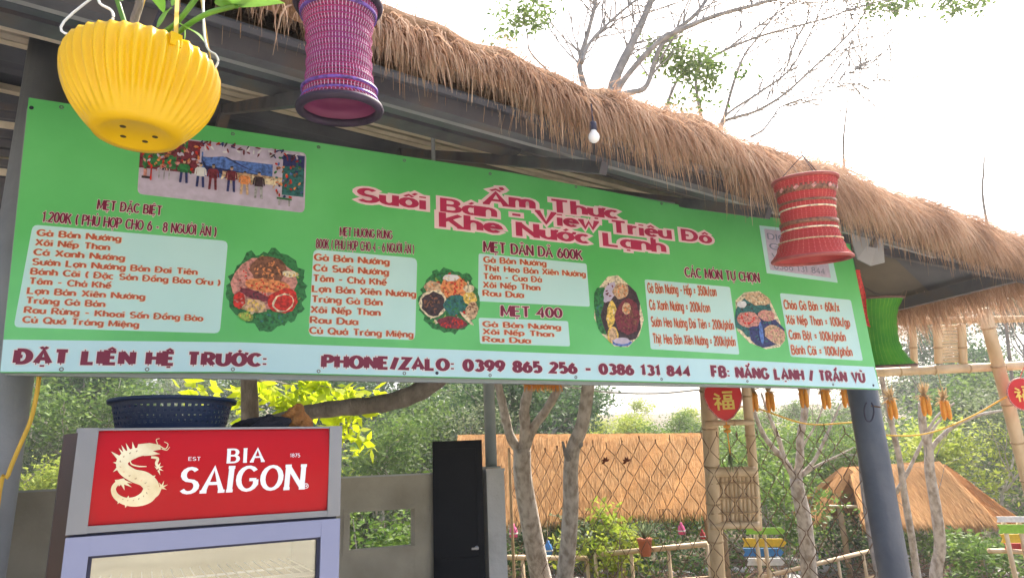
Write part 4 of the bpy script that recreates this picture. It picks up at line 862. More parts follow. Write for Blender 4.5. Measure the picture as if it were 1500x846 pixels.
# door
zD0, zD1 = .16, ZH-.006; gl = FP.uv(130, 812)[0]; gr = FP.uv(467, 800)[0]; gt = FP.uv(300, 799)[1]+ZH
dr = MB(); fbox(dr, gl, gr, -.004, .004, zD0+.06, gt); dro = dr.build('glass_door', M['glass'], fr)
def dbar(a0, a1, z0, z1, m='frame_lilac', b0=-.022, b1=.018, name='door_frame'):
    mb = MB(); fbox(mb, a0, a1, b0, b1, z0, z1); mb.build(name, M[m], dro)
dbar(-.002, gl, zD0, zD1); dbar(gr, FW+.002, zD0, zD1); dbar(gl, gr, gt, zD1, b0=-.021); dbar(gl, gr, zD0, zD0+.06, b0=-.021)
dbar(gl, gl+.008, zD0+.06, gt, 'gasket', -.0135, -.0045, 'gasket'); dbar(gr-.008, gr, zD0+.06, gt, 'gasket', -.0135, -.0045, 'gasket'); dbar(gl+.008, gr-.008, gt-.006, gt, 'gasket', -.0135, -.0045, 'gasket')
dbar(.004, FW-.004, ZH-.0055, ZH-.0005, 'gasket', .0, .03, 'door_seal')
mb = MB(); fbox(mb, gr+.012, gr+.03, -.045, -.022, .75, 1.05); mb.build('door_handle', M['gasket'], dro)
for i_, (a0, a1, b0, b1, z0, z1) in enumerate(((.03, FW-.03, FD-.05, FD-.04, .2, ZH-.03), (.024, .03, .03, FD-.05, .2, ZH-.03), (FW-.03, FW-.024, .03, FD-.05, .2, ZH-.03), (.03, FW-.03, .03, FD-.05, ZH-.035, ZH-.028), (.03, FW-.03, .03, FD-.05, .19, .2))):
    mb = MB(); fbox(mb, a0, a1, b0, b1, z0, z1); mb.build('inner_wall', M['post_green'] if i_ == 2 else M['fridge_inside'], fr)  # dark right part of the glass put into one wall's grey-green colour
for z in (.5, .82, 1.14, 1.33):
    mb = MB()
    for i in range(22): fbox(mb, .035+i*.0275, .038+i*.0275, .06, FD-.06, z, z+.003)
    fbox(mb, .03, FW-.03, .055, .06, z-.006, z+.006); fbox(mb, .03, FW-.03, .28, .285, z-.006, z-.0005); mb.build('wire_shelf', M['wire_pale'], fr)
mb = MB(); fbox(mb, 0, FW, .02, FD, .05, .12); mb.build('base_grille', M['gasket'], fr)
for a in (.05, FW-.05):
    for b in (.06, FD-.06): MB().tube([fpt(a, b, .003), fpt(a, b, .05)], .018, 12).build('foot', M['gasket'], fr)

# basket on the fridge
bc = FO*V(1, 1, 0)+FU*.215+FB*.24+V(0, 0, ZT); bk = thing('plastic_basket', bc, 'dark blue perforated plastic basket standing on top of the fridge', 'basket')
BH = .088; rb0, rb1 = .146, .166; nc, nr_ = 56, 6; mb = MB()
def bpt(a, u, off=0): r_ = rb0+(rb1-rb0)*u+off; return bc+V(math.cos(a)*r_*1.0, math.sin(a)*r_*1.0, .001+BH*u)
for j in range(nr_):                                        # wall cells, each with a hole
    u_a, u_b = j/nr_, (j+1)/nr_
    for i in range(nc):
        a0, a1 = 2*math.pi*i/nc, 2*math.pi*(i+1)/nc
        if j in (0, nr_-1): mb.add([bpt(a0, u_a), bpt(a1, u_a), bpt(a1, u_b), bpt(a0, u_b)], [(0, 1, 2, 3)]); continue
        sh = .5*(j % 2)*(a1-a0); a0 += sh; a1 += sh
        o_ = [bpt(a0, u_a), bpt(a1, u_a), bpt(a1, u_b), bpt(a0, u_b)]; f_ = .27; i_ = [bpt(a0+(a1-a0)*f_, u_a+(u_b-u_a)*.24), bpt(a1-(a1-a0)*f_, u_a+(u_b-u_a)*.24), bpt(a1-(a1-a0)*f_, u_b-(u_b-u_a)*.24), bpt(a0+(a1-a0)*f_, u_b-(u_b-u_a)*.24)]
        mb.add(o_+i_, [(0, 1, 5, 4), (1, 2, 6, 5), (2, 3, 7, 6), (3, 0, 4, 7)])
wl = mb.build('basket_wall', M['navy'], bk)
md = wl.modifiers.new('thick', 'SOLIDIFY'); md.thickness = .0022
MB().lathe(bc+V(0, 0, .001), [(.001, 0), (rb0, 0), (rb0, .004), (.001, .004)], 40).build('basket_floor', M['navy'], bk)
MB().lathe(bc+V(0, 0, .001+BH), [(rb1-.002, -.006), (rb1+.010, -.006), (rb1+.012, .004), (rb1-.002, .006), (rb1-.002, -.006)], 56).build('basket_rim', M['navy'], bk, smooth=True)
def crumple(c, rx, ry, rz, seed, n=16, amp=.28):
    r_ = random.Random(seed); ph = [(r_.uniform(0, 6), r_.uniform(2, 7), r_.uniform(2, 7)) for _ in range(5)]; vs = []; f = []
    for i in range(n+1):
        th_ = math.pi*i/n
        for j in range(2*n):
            p_ = 2*math.pi*j/(2*n); k_ = 1+amp*sum(math.sin(a+b*th_*1.3+round(c_)*p_) for a, b, c_ in ph)/3
            vs.append(V(c[0]+rx*k_*math.sin(th_)*math.cos(p_), c[1]+ry*k_*math.sin(th_)*math.sin(p_), max(c[2]+rz*k_*math.cos(th_), ZT+.0005)))
    return vs, [(i*2*n+j, i*2*n+(j+1) % (2*n), (i+1)*2*n+(j+1) % (2*n), (i+1)*2*n+j) for i in range(n) for j in range(2*n)]
q = FO*V(1, 1, 0)+FU*.56+FB*.16+V(0, 0, ZT+.024); tag(MB().add(*crumple(q, .042, .04, .042, 4)).build('paper_bag', M['brown_bag'], smooth=True), 'crumpled orange brown bag lying on top of the fridge', 'bag')
q = FO*V(1, 1, 0)+FU*.47+FB*.16+V(0, 0, ZT+.012); tag(MB().add(*crumple(q, .075, .04, .026, 9)).build('black_cloth', M['black_cloth'], smooth=True), 'crumpled black cloth between basket and brown bag on the fridge', 'cloth')

# ================================================================== BEYOND: tree builder
def cluster_leaves(cent, n, sig, size, flat=.6, droop=0):
    idx = RNG.integers(0, len(cent), n); p = np.asarray(cent)[idx]+RNG.normal(0, 1, (n, 3))*sig*V(1, 1, flat)
    d = RNG.normal(0, 1, (n, 3)); d[:, 2] = d[:, 2]*.6-droop; d /= np.linalg.norm(d, axis=1)[:, None]; s_ = np.cross(d, RNG.normal(0, 1, (n, 3))); s_ /= np.linalg.norm(s_, axis=1)[:, None]
    L_ = (size*RNG.uniform(.6, 1.3, n))[:, None]; W_ = L_*.42
    vs = np.stack([p, p+d*L_*.45+s_*W_*.5, p+d*L_, p+d*L_*.45-s_*W_*.5], 1); f = np.arange(n*4).reshape(-1, 4); return vs.reshape(-1, 3), f
def raw_mesh(name, v, f, m):
    me = bpy.data.meshes.new(name); me.vertices.add(len(v)); me.vertices.foreach_set('co', np.ascontiguousarray(v, dtype=np.float32).ravel()); me.loops.add(f.size); me.loops.foreach_set('vertex_index', f.ravel().astype(np.int32))
    me.polygons.add(len(f)); me.polygons.foreach_set('loop_start', np.arange(0, f.size, f.shape[1], dtype=np.int32)); me.polygons.foreach_set('loop_total', np.full(len(f), f.shape[1], np.int32)); me.update(); me.materials.append(m); return me
def grow(mb, p, d, r_, L_, depth, tips, rnd, spread=.7, k=5, up=.15, kids=(2, 3)):
    n = 4; pts = [p]; q = p.copy(); dd = d.copy()
    for i in range(n):
        dd = unit(dd+V(rnd.gauss(0, .16), rnd.gauss(0, .16), rnd.gauss(0, .1)+up*.3)); q = q+dd*L_/n; pts.append(q)
    mb.tube(pts, np.linspace(r_, r_*.62, n+1), k, cap=False)
    if depth <= 1: tips.append(pts[2])
    if depth == 0: tips.append(q); return
    for c_ in range(rnd.choice(kids)):
        a = rnd.uniform(0, 6.283); ax = unit(np.cross(dd, V(math.cos(a), math.sin(a), .3))); nd = unit(dd+ax*rnd.uniform(.35, 1)*spread+V(0, 0, up))
        grow(mb, pts[rnd.choice((2, 3, 4))] if c_ else q, nd, r_*.6, L_*rnd.uniform(.6, .82), depth-1, tips, rnd, spread, k, up, kids)
protos = []
def make_proto(seed, h, r0, leafm, n, sig, size, barkm, spread=.8, lift=.25, low=.25, depth=4):
    rnd = random.Random(seed); mb = MB(); tips = []; base = V(0, 0, -.1); L0 = h*.34
    grow(mb, base, V(rnd.gauss(0, .08), rnd.gauss(0, .08), 1), r0, L0, depth, tips, rnd, spread, 6, lift)
    for k_ in range(3):                                     # low limbs so that the crown reaches down
        a = rnd.uniform(0, 6.28); grow(mb, V(0, 0, h*low*rnd.uniform(.4, 1)), unit(V(math.cos(a), math.sin(a), .5)), r0*.45, h*.22, 2, tips, rnd, spread, 5, lift*.5)
    tm = mb.mesh('trunk', barkm); v, f = cluster_leaves(tips, n, sig, size); return tm, raw_mesh('crown', v, f, leafm)
BK, BP = M['bark_grey'], M['bark_pale']
kinds = {
 'dark': [make_proto(11, 5.2, .10, M['f_dark'], 7500, .42, .16, BK, .8, .2), make_proto(12, 5.6, .11, M['f_dark'], 7500, .45, .15, BK, .7, .3)],
 'mid': [make_proto(21, 4.6, .09, M['f_mid'], 6000, .40, .16, BP, .85, .15), make_proto(22, 5.0, .09, M['f_mid'], 6500, .42, .15, BP, .8, .25)],
 'bright': [make_proto(31, 4.0, .07, M['f_bright'], 5200, .36, .17, BP, .85, .15), make_proto(32, 3.6, .07, M['f_bright'], 4800, .34, .17, BP, .9, .1)],
 'grey': [make_proto(41, 4.6, .06, M['f_grey'], 5200, .42, .11, BP, .9, .2, depth=4), make_proto(42, 4.2, .06, M['f_grey'], 4200, .45, .11, BP, .9, .15)],
}
KL = {'dark': ('forest_tree', 'dark green bushy tree in the wood on the slope behind the huts', 'tree', 'dark trees of the wood'), 'mid': ('forest_tree', 'mid green leafy tree in the wood on the slope behind the huts', 'tree', 'mid green trees of the wood'),
      'bright': ('forest_tree', 'sunlit yellow green tree in the wood behind the huts', 'tree', 'yellow green trees of the wood'), 'grey': ('forest_tree', 'twiggy thin grey green tree with pale stems in the wood behind the huts', 'tree', 'thin twiggy trees of the wood')}
def put_tree(kind, x, y, sc, rot, v=0):
    tm, cm = kinds[kind][v % 2]; nm, lb, ct, gp = KL[kind]; t = thing(nm, (x, y, float(hz(x, y))), lb, ct, gp); t.scale = (sc,)*3; t.rotation_euler = (0, 0, rot)
    piece(tm, 'trunk', t); piece(cm, 'crown', t)
rt_ = random.Random(77)
def row(y0, y1, step, pick, s0, s1, px0=-60, px1=1560):
    px = px0
    while px < px1:
        y = rt_.uniform(y0, y1); x = (px-750)/FPX*y; sc_ = rt_.uniform(s0, s1); kd = pick(px)
        if 860 < px < 1255: sc_ *= {30: .46, 25: .52, 20: .68, 15: .84}[int(y0//5*5)]; kd = rt_.choice(['bright', 'mid', 'bright'])
        put_tree(kd, x, y, sc_, rt_.uniform(0, 6.28), rt_.randint(0, 1)); px += step*rt_.uniform(.75, 1.25)
row(32, 36, 80, lambda p: rt_.choice(['dark', 'dark', 'mid']), 1.2, 1.45)
row(26, 29, 82, lambda p: rt_.choice(['dark', 'mid', 'grey', 'bright'] if p > 880 else ['dark', 'mid', 'grey']), 1.05, 1.3)
row(20.5, 23, 85, lambda p: rt_.choice(['grey', 'mid', 'dark']) if not 730 < p < 880 else 'dark', .95, 1.15)
row(16.5, 18.5, 92, lambda p: rt_.choice(['grey', 'mid', 'bright', 'grey']) if not 760 < p < 870 else 'dark', .78, .98)
# undergrowth on the slope: nobody could count it
n = 900; ux = RNG.uniform(-22, 24, n); uy = RNG.uniform(15, 34, n); cent = np.stack([ux, uy, hz(ux, uy)+RNG.uniform(.05, .8, n)], 1)
v, f = cluster_leaves(cent, 60000, .38, .15); o = bpy.data.objects.new('undergrowth', raw_mesh('undergrowth', v, f, M['f_mid'])); COL.objects.link(o); tag(o, 'low leafy undergrowth covering the slope below the trees', 'undergrowth', kind='stuff')

# ------------------------------------------------------------------ thatched huts
def straw_panel(parent, a, b, c, d, n, ln=.30, m='straw', fr_n=1600):
    """thatch slope: a,b ridge ends; c,d eave ends (under b and a); a slab of straw with strands laid on it and a ragged fringe"""
    a, b, c, d = [np.asarray(q, float) for q in (a, b, c, d)]; nn = unit(np.cross(b-a, d-a)); nn = nn if nn[2] > 0 else -nn
    mb = MB(); g = 18; rows = []; T = .10
    for lay in (0, 1):
        for i in range(g+1):
            for j in range(g+1):
                s_, t_ = i/g, j/g; p = (a*(1-s_)+b*s_)*(1-t_)+(d*(1-s_)+c*s_)*t_; p = p+nn*(T*(1-lay)+.012*math.sin(s_*31+t_*7)*(1-lay)); rows.append(p)
    G_ = (g+1)*(g+1); ix = lambda l, i, j: l*G_+i*(g+1)+j
    fs = [(ix(0, i, j), ix(0, i+1, j), ix(0, i+1, j+1), ix(0, i, j+1)) for i in range(g) for j in range(g)]+[(ix(1, i, j), ix(1, i, j+1), ix(1, i+1, j+1), ix(1, i+1, j)) for i in range(g) for j in range(g)]
    for i in range(g): fs += [(ix(0, i, g), ix(0, i+1, g), ix(1, i+1, g), ix(1, i, g)), (ix(0, i, 0), ix(1, i, 0), ix(1, i+1, 0), ix(0, i+1, 0)), (ix(0, 0, i), ix(0, 0, i+1), ix(1, 0, i+1), ix(1, 0, i)), (ix(0, g, i), ix(1, g, i), ix(1, g, i+1), ix(0, g, i+1))]
    mb.add(rows, fs); mb.build('thatch_slope', M['straw_bulk'], parent, smooth=False)
    s_ = RNG.random(n)[:, None]; t_ = (RNG.random(n)**.9)[:, None]; o_ = (a*(1-s_)+b*s_)*(1-t_)+(d*(1-s_)+c*s_)*t_+nn*(T+.005); dn_ = unit((d+c)/2-(a+b)/2)
    A = strands(o_, np.tile(dn_+nn*.02, (n, 1)), RNG.uniform(.5, 1, n)*ln, RNG.uniform(.005, .010, n), droop=.01, jit=.05, side=unit(b-a))
    s_ = RNG.random(fr_n)[:, None]; o_ = d*(1-s_)+c*s_+nn*RNG.uniform(0, T, fr_n)[:, None]-dn_*.1
    B = strands(o_, np.tile(dn_+V(0, 0, -.2), (fr_n, 1)), RNG.uniform(.14, .30, fr_n), RNG.uniform(.006, .012, fr_n), droop=.35, jit=.15)
    strand_mesh('straw_strands', [A, B], M[m], parent)
def hpost(parent, p, r_, z1, m='bamboo_dark', name='post'):
    z0 = float(hz(p[0], p[1]))-.05; MB().tube([(p[0], p[1], z0), (p[0]+.01, p[1], (z0+z1)/2), (p[0], p[1], z1)], r_, 8).build(name, M[m], parent, smooth=True)
ra, rb2 = P(672, 642, 12.6), P(1034, 640, 11.9); ea, eb = P(655, 768, 11.0), P(1040, 748, 10.4)
t = thing('thatched_hut', V((ea[0]+rb2[0])/2, (ea[1]+ra[1])/2, float(hz(1, 11.5))), 'long open hut with a bright orange straw roof behind the wire net', 'hut')
straw_panel(t, ra, rb2, eb, ea, 15000)
bk_ = lambda q, e_: V(2*q[0]-e_[0], 2*q[1]-e_[1], e_[2]); straw_panel(t, rb2, ra, bk_(ra, ea), bk_(rb2, eb), 1500, fr_n=500)
for q in (ea, ea*.66+eb*.34, ea*.33+eb*.67, eb): hpost(t, q+V(0, .25, 0), .05, q[2]+.12)
for q in (bk_(ra, ea), bk_(rb2, eb)): hpost(t, q+V(0, -.2, 0), .05, q[2]+.1)
MB().tube([ea+V(0, .25, .06), eb+V(0, .25, .06)], .03, 8).build('eave_pole', M['bamboo_dark'], t)
# hut on the right: gabled at its left end, hipped at its right end
ra, rb2 = P(1243, 690, 13.6), P(1376, 681, 13.2); ea, eb = P(1290, 770, 12.1), P(1478, 764, 12.0); el = P(1192, 764, 13.2)
t = thing('thatched_hut', V((ea[0]+eb[0])/2, 13, float(hz(5.5, 13))), 'small open hut with a faded orange straw roof behind the blue column', 'hut')
straw_panel(t, ra, rb2, eb-V(.25, 0, 0), P(1262, 768, 12.2), 9000, fr_n=1500)
straw_panel(t, P(1374, 682, 13.3), P(1377, 682, 13.2), eb+V(.1, -.05, 0), eb+V(-.4, .0, 0)+V(0, -.02, 0), 900, fr_n=100)
straw_panel(t, P(1376, 681, 13.9), P(1377, 681, 13.2), eb, eb+V(.3, 2.2, .05), 2500, fr_n=600)
straw_panel(t, rb2+V(0, .3, 0), ra+V(0, .3, 0), el+V(0, 1.4, 0), eb+V(0, 2.6, 0), 2000, fr_n=600)
for p_, q_ in ((ra, el), (ra, P(1266, 752, 12.3))): MB().tube([p_, q_], .05, 8).build('barge_pole', M['straw_bulk'], t)
straw_panel(t, P(1240, 688, 13.9), P(1250, 690, 13.4), P(1212, 762, 12.9), P(1190, 762, 13.5), 2500, fr_n=400)
MB().tube([P(1215, 741, 13.0), P(1275, 742, 12.6)], .03, 8).build('tie_pole', M['bamboo'], t)
for q in (P(1232, 760, 12.9), P(1300, 765, 12.4), P(1428, 760, 12.4), P(1250, 760, 14.6), P(1400, 760, 14.6)): hpost(t, q, .055, q[2]+.25)

# ------------------------------------------------------------------ wire net on stakes
NA, NB = V(-.12, 8.6, 0), V(2.95, 5.7, 0); nd = unit(NB-NA); nl = np.linalg.norm(NB-NA); NT = 1.80
t = thing('wire_net', (NA+NB)/2+V(0, 0, float(hz(1.4, 7.1))), 'rusty brown wire net with diamond holes in front of the straw roof', 'fence')
cw, ch = .19, .25; nz_ = int(nl/(cw/2)); rr = random.Random(9)
def npt(i, j):                                             # knot (i along, j down)
    sg = .02*math.sin(i*.7)+.015*math.sin(i*1.9+j); x = i*cw/2; return NA+nd*(x+.012*math.sin(j*1.3+i))+V(0, 0, NT-j*ch/2+sg)+V(.92, .4, 0)*(.03*math.sin(i*.35+j*.2))
for i in range(0, nz_, 1):                                  # every wire zigzags between two columns of knots
    pts = []; nj = 12
    for j in range(nj+1):
        a = npt(i+(j+i) % 2, j)
        if j: pts += [pts[-1]*.0+(prev*.9+a*.1), prev*.1+a*.9]
        else: pts += [a]
        prev = a
    MB().tube(pts, .0040, 4, cap=False).build('net_wire', M['wire'], t)
for i in range(0, nz_+1, 1):
    a = npt(i+i % 2, 0)*.5+npt(i+(i % 2), 0)*.5; MB().tube([a, a+V(rr.uniform(-.01, .01), 0, rr.uniform(.03, .07))], .0045, 4).build('wire_end', M['wire'], t)
for f_ in (.0, 1.0): q = NA+nd*nl*f_; MB().tube([(q[0], q[1]+.02, float(hz(q[0], q[1]))-.05), (q[0], q[1]+.02, NT+.04)], .018, 8).build('stake', M['bamboo_dark'], t)
for (x, y, lb) in ((887, 676, 'small dry brown leaf caught in the wire net, nearer the forked tree'), (918, 676, 'small dry brown leaf caught in the wire net, nearer the bamboo tower')):
    mb = MB(); d_ = 6.3+(918-x)*.006
    for k in range(5):
        a = .5+k*.75; c_ = P(x, y, d_); e_ = c_+_R*math.cos(a)*.045+_U*math.sin(a)*.06; s_ = unit(np.cross(e_-c_, _F))*.012; mb.add([c_, (c_+e_)/2+s_+V(0, -.01, 0), e_, (c_+e_)/2-s_+V(0, .006, 0)], [(0, 1, 2, 3)])
    tag(mb.build('dry_leaf', mat('dry_leaf', (.10, .02, .01), (.2, .05, .02), rough=.8)), lb, 'leaf', 'dry leaves caught in the net')

# ------------------------------------------------------------------ pale barked trees in front of the huts
def limb(t, pix, d, r0, r1, m='bark_pale', name='limb', jit=.0, k=10):
    pts = [P(x, y, d if np.isscalar(d) else np.interp(i/(len(pix)-1), (0, 1), d)) for i, (x, y) in enumerate(pix)]; sp = smooth_path(pts, 5)
    rad = np.linspace(r0, r1, len(sp))*(1+.06*np.sin(np.arange(len(sp))*1.7)); MB().tube(sp, rad, k).build(name, M[m], t, smooth=True); return sp
def ground_at(q): return V(q[0], q[1], float(hz(q[0], q[1]))-.05)
def ptree(loc, label, group=None): return thing('pale_tree', ground_at(loc), label, 'tree', group)
D1 = 7.8; b0 = P(800, 860, D1); t1 = ptree(b0, 'forked tree with flaking pale bark standing just past the concrete pillar')
g0 = ground_at(b0+V(.06, 0, 0)); MB().tube(smooth_path([g0, P(800, 880, D1), P(789, 830, D1), P(776, 760, D1), P(766, 700, D1), P(765, 655, D1)]), np.linspace(.135, .10, 26), 12).build('trunk', M['bark_pale'], t1, smooth=True)
limb(t1, [(765, 665), (748, 640), (738, 600), (729, 560), (715, 500), (700, 400)], D1, .06, .035); limb(t1, [(766, 665), (770, 630), (768, 600), (776, 560), (790, 480), (800, 380)], D1, .075, .045); limb(t1, [(770, 655), (782, 625), (800, 600), (822, 562), (845, 520), (862, 400), (868, 250)], D1, .055, .04)
for x, y, w_ in ((772, 720, .03), (762, 690, .025), (790, 800, .03)): pass
D2 = 7.2; b0 = P(826, 860, D2); t2 = ptree(b0, 'slender pale tree with a dark knot where its trunk bends, right beside the forked tree')
MB().tube(smooth_path([ground_at(b0), P(826, 870, D2), P(832, 800, D2), P(836, 740, D2), P(836, 690, D2), P(840, 655, D2), P(853, 620, D2), P(862, 560, D2), P(876, 420, D2), P(892, 250, D2), P(900, 150, D2)]), np.linspace(.098, .055, 51), 12).build('trunk', M['bark_pale'], t2, smooth=True)
MB().tube(smooth_path([P(833, 672, D2-.06), P(828, 662, D2-.10), P(824, 646, D2-.11)]), np.linspace(.035, .012, 11), 8).build('knot', M['bark_grey'], t2, smooth=True)
MB().lathe(P(849, 650, D2-.03), [(.001, -.05), (.035, -.02), (.04, .01), (.02, .04), (.001, .05)], 12).build('knot', M['bark_grey'], t2, smooth=True)
# crown limbs of this tree, bare against the sky (see the photograph's upper right)
def twigs(t, sp, n, L_, rnd, r_=.006, up=.3):
    mb = MB(); tips = []
    for _ in range(n):
        i = rnd.randrange(len(sp)//3, len(sp)-1); d_ = unit(sp[i+1]-sp[i]); a = rnd.uniform(-1, 1); ax = unit(np.cross(d_, _F))*(1 if rnd.random() < .5 else -1)+_F*rnd.uniform(-.4, .4)
        grow(mb, sp[i], unit(d_+ax*rnd.uniform(.4, 1)+V(0, 0, up)), r_, L_*rnd.uniform(.5, 1), 2, tips, rnd, .7, 4, .05, kids=(1, 2))
    mb.build('twigs', M['bark_grey'], t, kind='stuff'); return tips
rtw = random.Random(21); sky_sp = []
BL = [[(888, 210), (868, 160), (850, 105), (852, 80), (862, 45), (873, 0), (880, -60)], [(852, 92), (862, 66), (885, 40), (932, 0), (980, -30)],
      [(892, 180), (900, 120), (925, 65), (950, 10), (970, -50)], [(900, 140), (925, 135), (948, 124), (970, 64), (1019, 21), (1040, -10), (1060, -40)],
      [(898, 160), (909, 124), (962, 64), (1008, 39), (1055, 21), (1100, 9), (1138, -2), (1180, -14)]]
for pix, r_ in zip(BL, (.040, .024, .066, .036, .038)):
    sp = limb(t2, pix, (7.2, 8.2), r_, r_*.45, m='bark_grey', k=8); twigs(t2, sp, 20, 1.15, rtw, .010); sky_sp.append(sp)
D3 = 9.2; b0 = P(1187, 865, D3); t3 = ptree(b0, 'pale tree with many rising limbs between the bamboo tower and the blue column')
MB().tube(smooth_path([ground_at(b0), P(1188, 880, D3), P(1184, 820, D3), P(1178, 760, D3), P(1169, 720, D3), P(1166, 700, D3)]), np.linspace(.115, .085, 26), 10).build('trunk', M['bark_pale'], t3, smooth=True)
for pix, r0, r1 in (([(1166, 704), (1150, 675), (1132, 655), (1118, 635), (1106, 606), (1098, 575)], .05, .02), ([(1150, 676), (1140, 640), (1128, 612), (1115, 575)], .035, .015), ([(1167, 704), (1172, 665), (1172, 640), (1178, 606), (1180, 540), (1150, 400), (1090, 260), (1062, 200)], .055, .035),
                    ([(1168, 700), (1190, 678), (1205, 650), (1218, 620), (1232, 590)], .032, .012), ([(1172, 698), (1200, 680), (1225, 668), (1250, 655)], .022, .008), ([(1165, 700), (1176, 655), (1196, 620), (1210, 580)], .02, .008)):
    sp = limb(t3, pix, D3, r0, r1); twigs(t3, sp, 4, .5, rtw, .005)
BR = [[(1064, 230), (1057, 177), (1114, 135), (1153, 106), (1178, 67), (1206, 0), (1215, -50)], [(1062, 220), (1057, 181), (1107, 163), (1149, 138), (1192, 99), (1234, 60), (1263, 25), (1278, -20)], [(1100, 200), (1118, 190), (1132, 172), (1149, 154), (1213, 133), (1252, 113), (1273, 87)],
      [(1178, 111), (1200, 119), (1227, 122), (1277, 119), (1312, 92)], [(1056, 190), (1075, 120), (1090, 82), (1110, 55), (1150, 0), (1165, -30)], [(1040, 200), (980, 165), (977, 154), (1001, 106), (1055, 78), (1100, 46), (1170, -2)], [(1030, 190), (1020, 110), (1050, 80), (1114, 53), (1192, 32), (1234, 18), (1263, -2)],
      [(1060, 200), (1060, 179), (1095, 170), (1130, 142), (1160, 128)], [(1232, 112), (1250, 102), (1262, 82)]]
for pix, r_ in zip(BR, (.022, .026, .016, .010, .024, .030, .026, .008, .006)):
    sp = limb(t3, pix, (9.2, 9.8), r_, r_*.30, m='bark_grey', k=7); twigs(t3, sp, 16, 1.3, rtw, .009); sky_sp.append(sp)
def spray(t, x, y, sx, sy, d, n, m='f_mid', size=.10, name='leaf_spray'):
    cent = [P(x+rtw.gauss(0, sx), y+rtw.gauss(0, sy), d+rtw.gauss(0, .25)) for _ in range(26)]; v, f = cluster_leaves(cent, n, .07, size, 1, .35)
    o = bpy.data.objects.new(name, raw_mesh(name, v-parent_loc(t), f, M[m])); COL.objects.link(o); o.parent = t; o['kind'] = 'stuff'
limb(t2, [(868, 160), (815, 115), (778, 78), (773, 55), (768, 20), (765, -30)], 7.9, .014, .006, m='bark_grey', k=6)
spray(t2, 768, 22, 19, 18, 7.9, 650, size=.075); spray(t2, 1003, 92, 27, 21, 8.0, 1000, size=.085); spray(t2, 1035, 118, 14, 16, 8.0, 260, size=.085); spray(t2, 960, 78, 10, 8, 8, 120, size=.07)
spray(t3, 1310, 3, 20, 6, 9.4, 300, size=.09); spray(t3, 1405, 2, 22, 7, 9.4, 420, size=.09); limb(t3, [(1234, 18), (1290, 2), (1350, -6), (1430, -8)], 9.4, .014, .006, m='bark_grey', k=6)
# saplings behind the eave, thin against the sky
for px_, lab in (([(1262, 700), (1250, 400), (1236, 235), (1238, 180), (1244, 130)], 'thin bare sapling rising over the thatch beside the far lantern'), ([(1500, 700), (1470, 450), (1441, 300), (1441, 250), (1444, 212)], 'thin bare sapling rising over the thatch near its far corner')):
    q = P(*px_[0], 11.5); t = ptree(q, lab); sp = smooth_path([ground_at(q)]+[P(x, y, 11.5) for x, y in px_], 5); MB().tube(sp, np.linspace(.04, .006, len(sp)), 6).build('trunk', M['bark_grey'], t, smooth=True); twigs(t, sp[len(sp)//2:], 7, .8, rtw, .004, up=.6)
D4 = 8.6; b0 = P(1350, 860, D4); t = ptree(b0, 'thin leaning pale tree whose trunk crosses the small hut roof, nearest the blue column')
sp = smooth_path([ground_at(b0), P(1345, 850, D4), P(1336, 790, D4), P(1325, 725, D4), P(1318, 675, D4), P(1308, 630, D4), P(1298, 585, D4), P(1290, 545, D4)]); MB().tube(sp, np.linspace(.05, .03, len(sp)), 9).build('trunk', M['bark_pale'], t, smooth=True)
limb(t, [(1312, 722), (1330, 690), (1352, 645), (1372, 610), (1398, 590)], D4, .028, .012); twigs(t, sp, 5, .5, rtw, .005)
D5 = 8.9; b0 = P(1372, 860, D5); t = ptree(b0, 'pale tree with a forked crooked trunk in front of the middle of the small hut')
sp = smooth_path([ground_at(b0), P(1371, 850, D5), P(1377, 800, D5), P(1371, 745, D5), P(1362, 690, D5), P(1360, 655, D5), P(1352, 625, D5), P(1350, 590, D5)]); MB().tube(sp, np.linspace(.085, .045, len(sp)), 10).build('trunk', M['bark_pale'], t, smooth=True)
limb(t, [(1361, 660), (1378, 640), (1400, 622), (1440, 606), (1490, 598)], D5, .035, .015); limb(t, [(1360, 655), (1366, 630), (1385, 605)], D5, .03, .012); twigs(t, sp, 6, .6, rtw, .005)
# rough tree with the thick limb and yellow green leaves beyond the fridge
D6 = 5.9; b0 = P(366, 800, D6); t = thing('rough_tree', ground_at(b0), 'rough barked tree with a thick crooked limb and glowing yellow green leaves behind the fridge', 'tree')
sp = smooth_path([V(b0[0], b0[1], 0), P(366, 700, D6), P(366, 600, D6), P(364, 545, D6), P(360, 450, D6)]); MB().tube(sp, np.linspace(.09, .06, len(sp)), 12).build('trunk', M['bark'], t, smooth=True)
sp = smooth_path([P(372, 622, 5.85), P(420, 612, 5.6), P(455, 603, 5.4), P(500, 597, 5.3), P(550, 592, 5.3), P(590, 583, 5.3), P(622, 568, 5.3), P(648, 545, 5.3), P(680, 500, 5.4)]); MB().tube(sp, np.linspace(.055, .082, len(sp))*(1+.05*np.sin(np.arange(len(sp))*1.3)), 14).build('limb', M['bark'], t, smooth=True)
def spray2(x, y, sx, sy, d, n, m, size, k=22):
    cent = [P(x+rtw.gauss(0, sx), y+rtw.gauss(0, sy), d+rtw.gauss(0, .2)) for _ in range(k)]; v, f = cluster_leaves(cent, n, .05, size, 1, .5)
    o = bpy.data.objects.new('leaf_spray', raw_mesh('leaf_spray', v-parent_loc(t), f, M[m])); COL.objects.link(o); o.parent = t; o['kind'] = 'stuff'
spray2(425, 578, 36, 13, 8.0, 260, 'f_yellow', .20); spray2(515, 584, 26, 15, 8.0, 180, 'f_yellow', .18); spray2(505, 640, 20, 14, 8.0, 100, 'f_yellow', .17); spray2(290, 562, 22, 8, 8.0, 26, 'f_yellow', .2)
